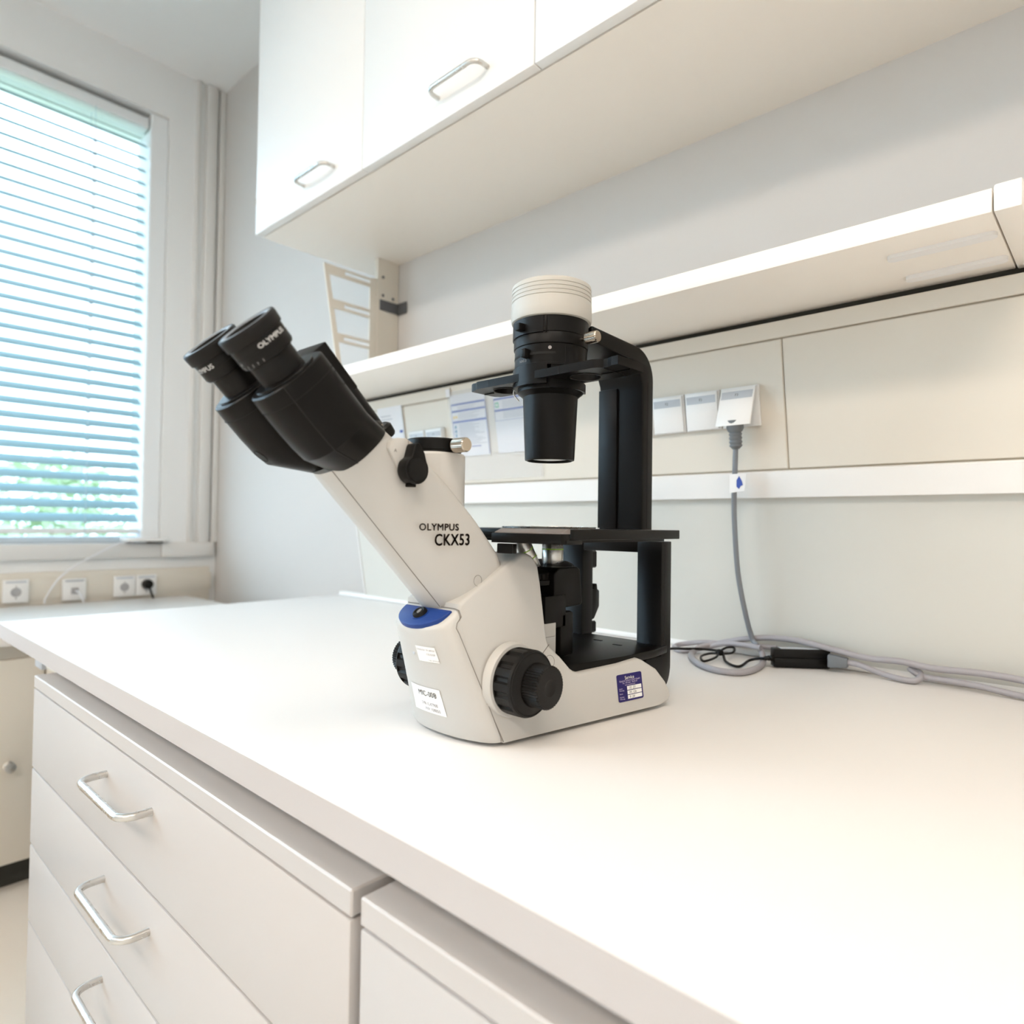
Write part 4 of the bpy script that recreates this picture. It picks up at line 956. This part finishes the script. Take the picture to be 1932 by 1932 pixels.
# --- labels on the microscope
# service label on the right side
su0, su1, sz0, sz1 = .1328, .1725, .0170, .0462
def SV(a, b, off=.0006):   # a 0..1 along u, b 0..1 upward, slight skew
    u = su0+(su1-su0)*a; z = sz0+(sz1-sz0)*b; return Vector(SF(u, z, off))
bmv = bmesh.new(); rp = rpoly(0,1,0,1,.06,4)
A_ = [bmv.verts.new(SV(a,b,.0001)) for a,b in rp]; B_ = [bmv.verts.new(SV(a,b,.0005)) for a,b in rp]; k = len(rp)
bmv.faces.new(A_[::-1]); bmv.faces.new(B_)
for i in range(k): bmv.faces.new((A_[i],A_[(i+1)%k],B_[(i+1)%k],B_[i]))
svl = finish('service_label', bmv, m_labelb, ms, smooth=0); svl['label'] = 'dark blue service label'
Ws, Hs = su1-su0, sz1-sz0
T = lambda cx, y: (lambda a, b: SV(cx+a/Ws, y+b/Hs))
text('label_print', 'Service', .0052, T(.50,.80), m_label, svl, bold=.00012, align='CENTER')
text('label_print', 'Optische Systeme Jülich GmbH', .00262, T(.5,.725), m_lav, svl, align='CENTER')
text('label_print', 'Tel. +49 2461 - 98 98 97', .0024, T(.5,.645), m_lav, svl, align='CENTER')
text('label_print', 'www.osj-jülich.com', .0021, T(.5,.575), m_lav, svl, align='CENTER')
patches('label_field', lambda a,b: SV(a,b,.0008), [(.36,.94,.405,.545), (.36,.94,.240,.380), (.36,.94,.075,.215)], m_label, svl)
for s_, y_ in (('Letzte',.46),('Wartung',.39),('Name',.27),('Nächste',.15),('Wartung',.08)): text('label_print', s_, .0021, T(.05,y_), m_lav, svl)
for s_, y_ in (('10. 23',.425),('W. Gb',.262),('9. 24',.095)): text('handwriting', s_, .0042, lambda a,b,y_=y_: SV(.42+a/Ws+.12*b/Hs, y_+b/Hs, .0010), m_ink, svl)
# curved labels on the front cover: a = angle parameter on the nose, b = height
def NP(a, z, off=.0003):
    p = nose_pt(a, z); q = nose_pt(a+.01, z); t = (q-p).normalized(); nrm_ = Vector((t.y, -t.x, 0)); return p + nrm_*off
def arc_of(a_deg, z):           # angle -> arc helper for text mapping
    return math.radians(a_deg)
def nose_text_fn(a0, z0, off=.0011, skew=0.0):
    # walk along the surface so letters keep their width
    S = [0.0]; A = [a0]; p = nose_pt(a0, z0); a = a0
    while a < a0+1.6 and a < PI/2+.2:
        a += .02; q = nose_pt(min(a, PI/2), z0); S.append(S[-1]+(q-p).length); A.append(a); p = q
    return lambda x, y: NP(interp(x, S, A) if x >= 0 else a0 + x/.04, z0+y+skew*x, off)
def nose_label(name, a0, a1, z0, z1, m, nx=24, off=.0006, cut=None):
    vs = []; fs = []
    for j in range(7):
        for i in range(nx+1):
            a = a0+(a1-a0)*i/nx; z = z0+(z1-z0)*j/6
            vs.append(NP(a, z, off))
    for j in range(6):
        for i in range(nx): fs.append((j*(nx+1)+i, j*(nx+1)+i+1, (j+1)*(nx+1)+i+1, (j+1)*(nx+1)+i))
    me = bpy.data.meshes.new(name); me.from_pydata(vs, [], fs); me.update(); return link(name, me, m, ms)
mic = nose_label('inventory_label', math.radians(-34), math.radians(17), .0250, .0520, m_label); mic['label'] = 'white inventory label'
text('label_print', 'MIC-008', .0078, nose_text_fn(math.radians(-19), .0425), m_ink, mic)
text('label_print', 'S/N 1L47900', .0046, nose_text_fn(math.radians(-16), .0330), m_inkg, mic)
text('label_print', 'INV 100850', .0046, nose_text_fn(math.radians(-12), .0275), m_inkg, mic)
typ = nose_label('type_label', math.radians(0), math.radians(32), .0800, .0950, m_label); typ['label'] = 'small white type label'
text('label_print', 'OKIDUCA  TK #0D24', .0023, nose_text_fn(math.radians(2), .0910), m_inkg, typ)
text('label_print', 'CKX53SF', .0026, nose_text_fn(math.radians(16), .0868), m_inkg, typ)
text('label_print', 'THAL. BYSILSUP', .0018, nose_text_fn(math.radians(16), .0812), m_inkg, typ)
p_ = NP(math.radians(-8), .0865, .0); q_ = NP(math.radians(-8), .0865, .001)
lathe('indicator_hole', [(0,.0),(.0017,.0),(.0019,.0003),(.0015,.0004),(0,.0004)], p_, (q_-p_), m_strip, ms, n=18)
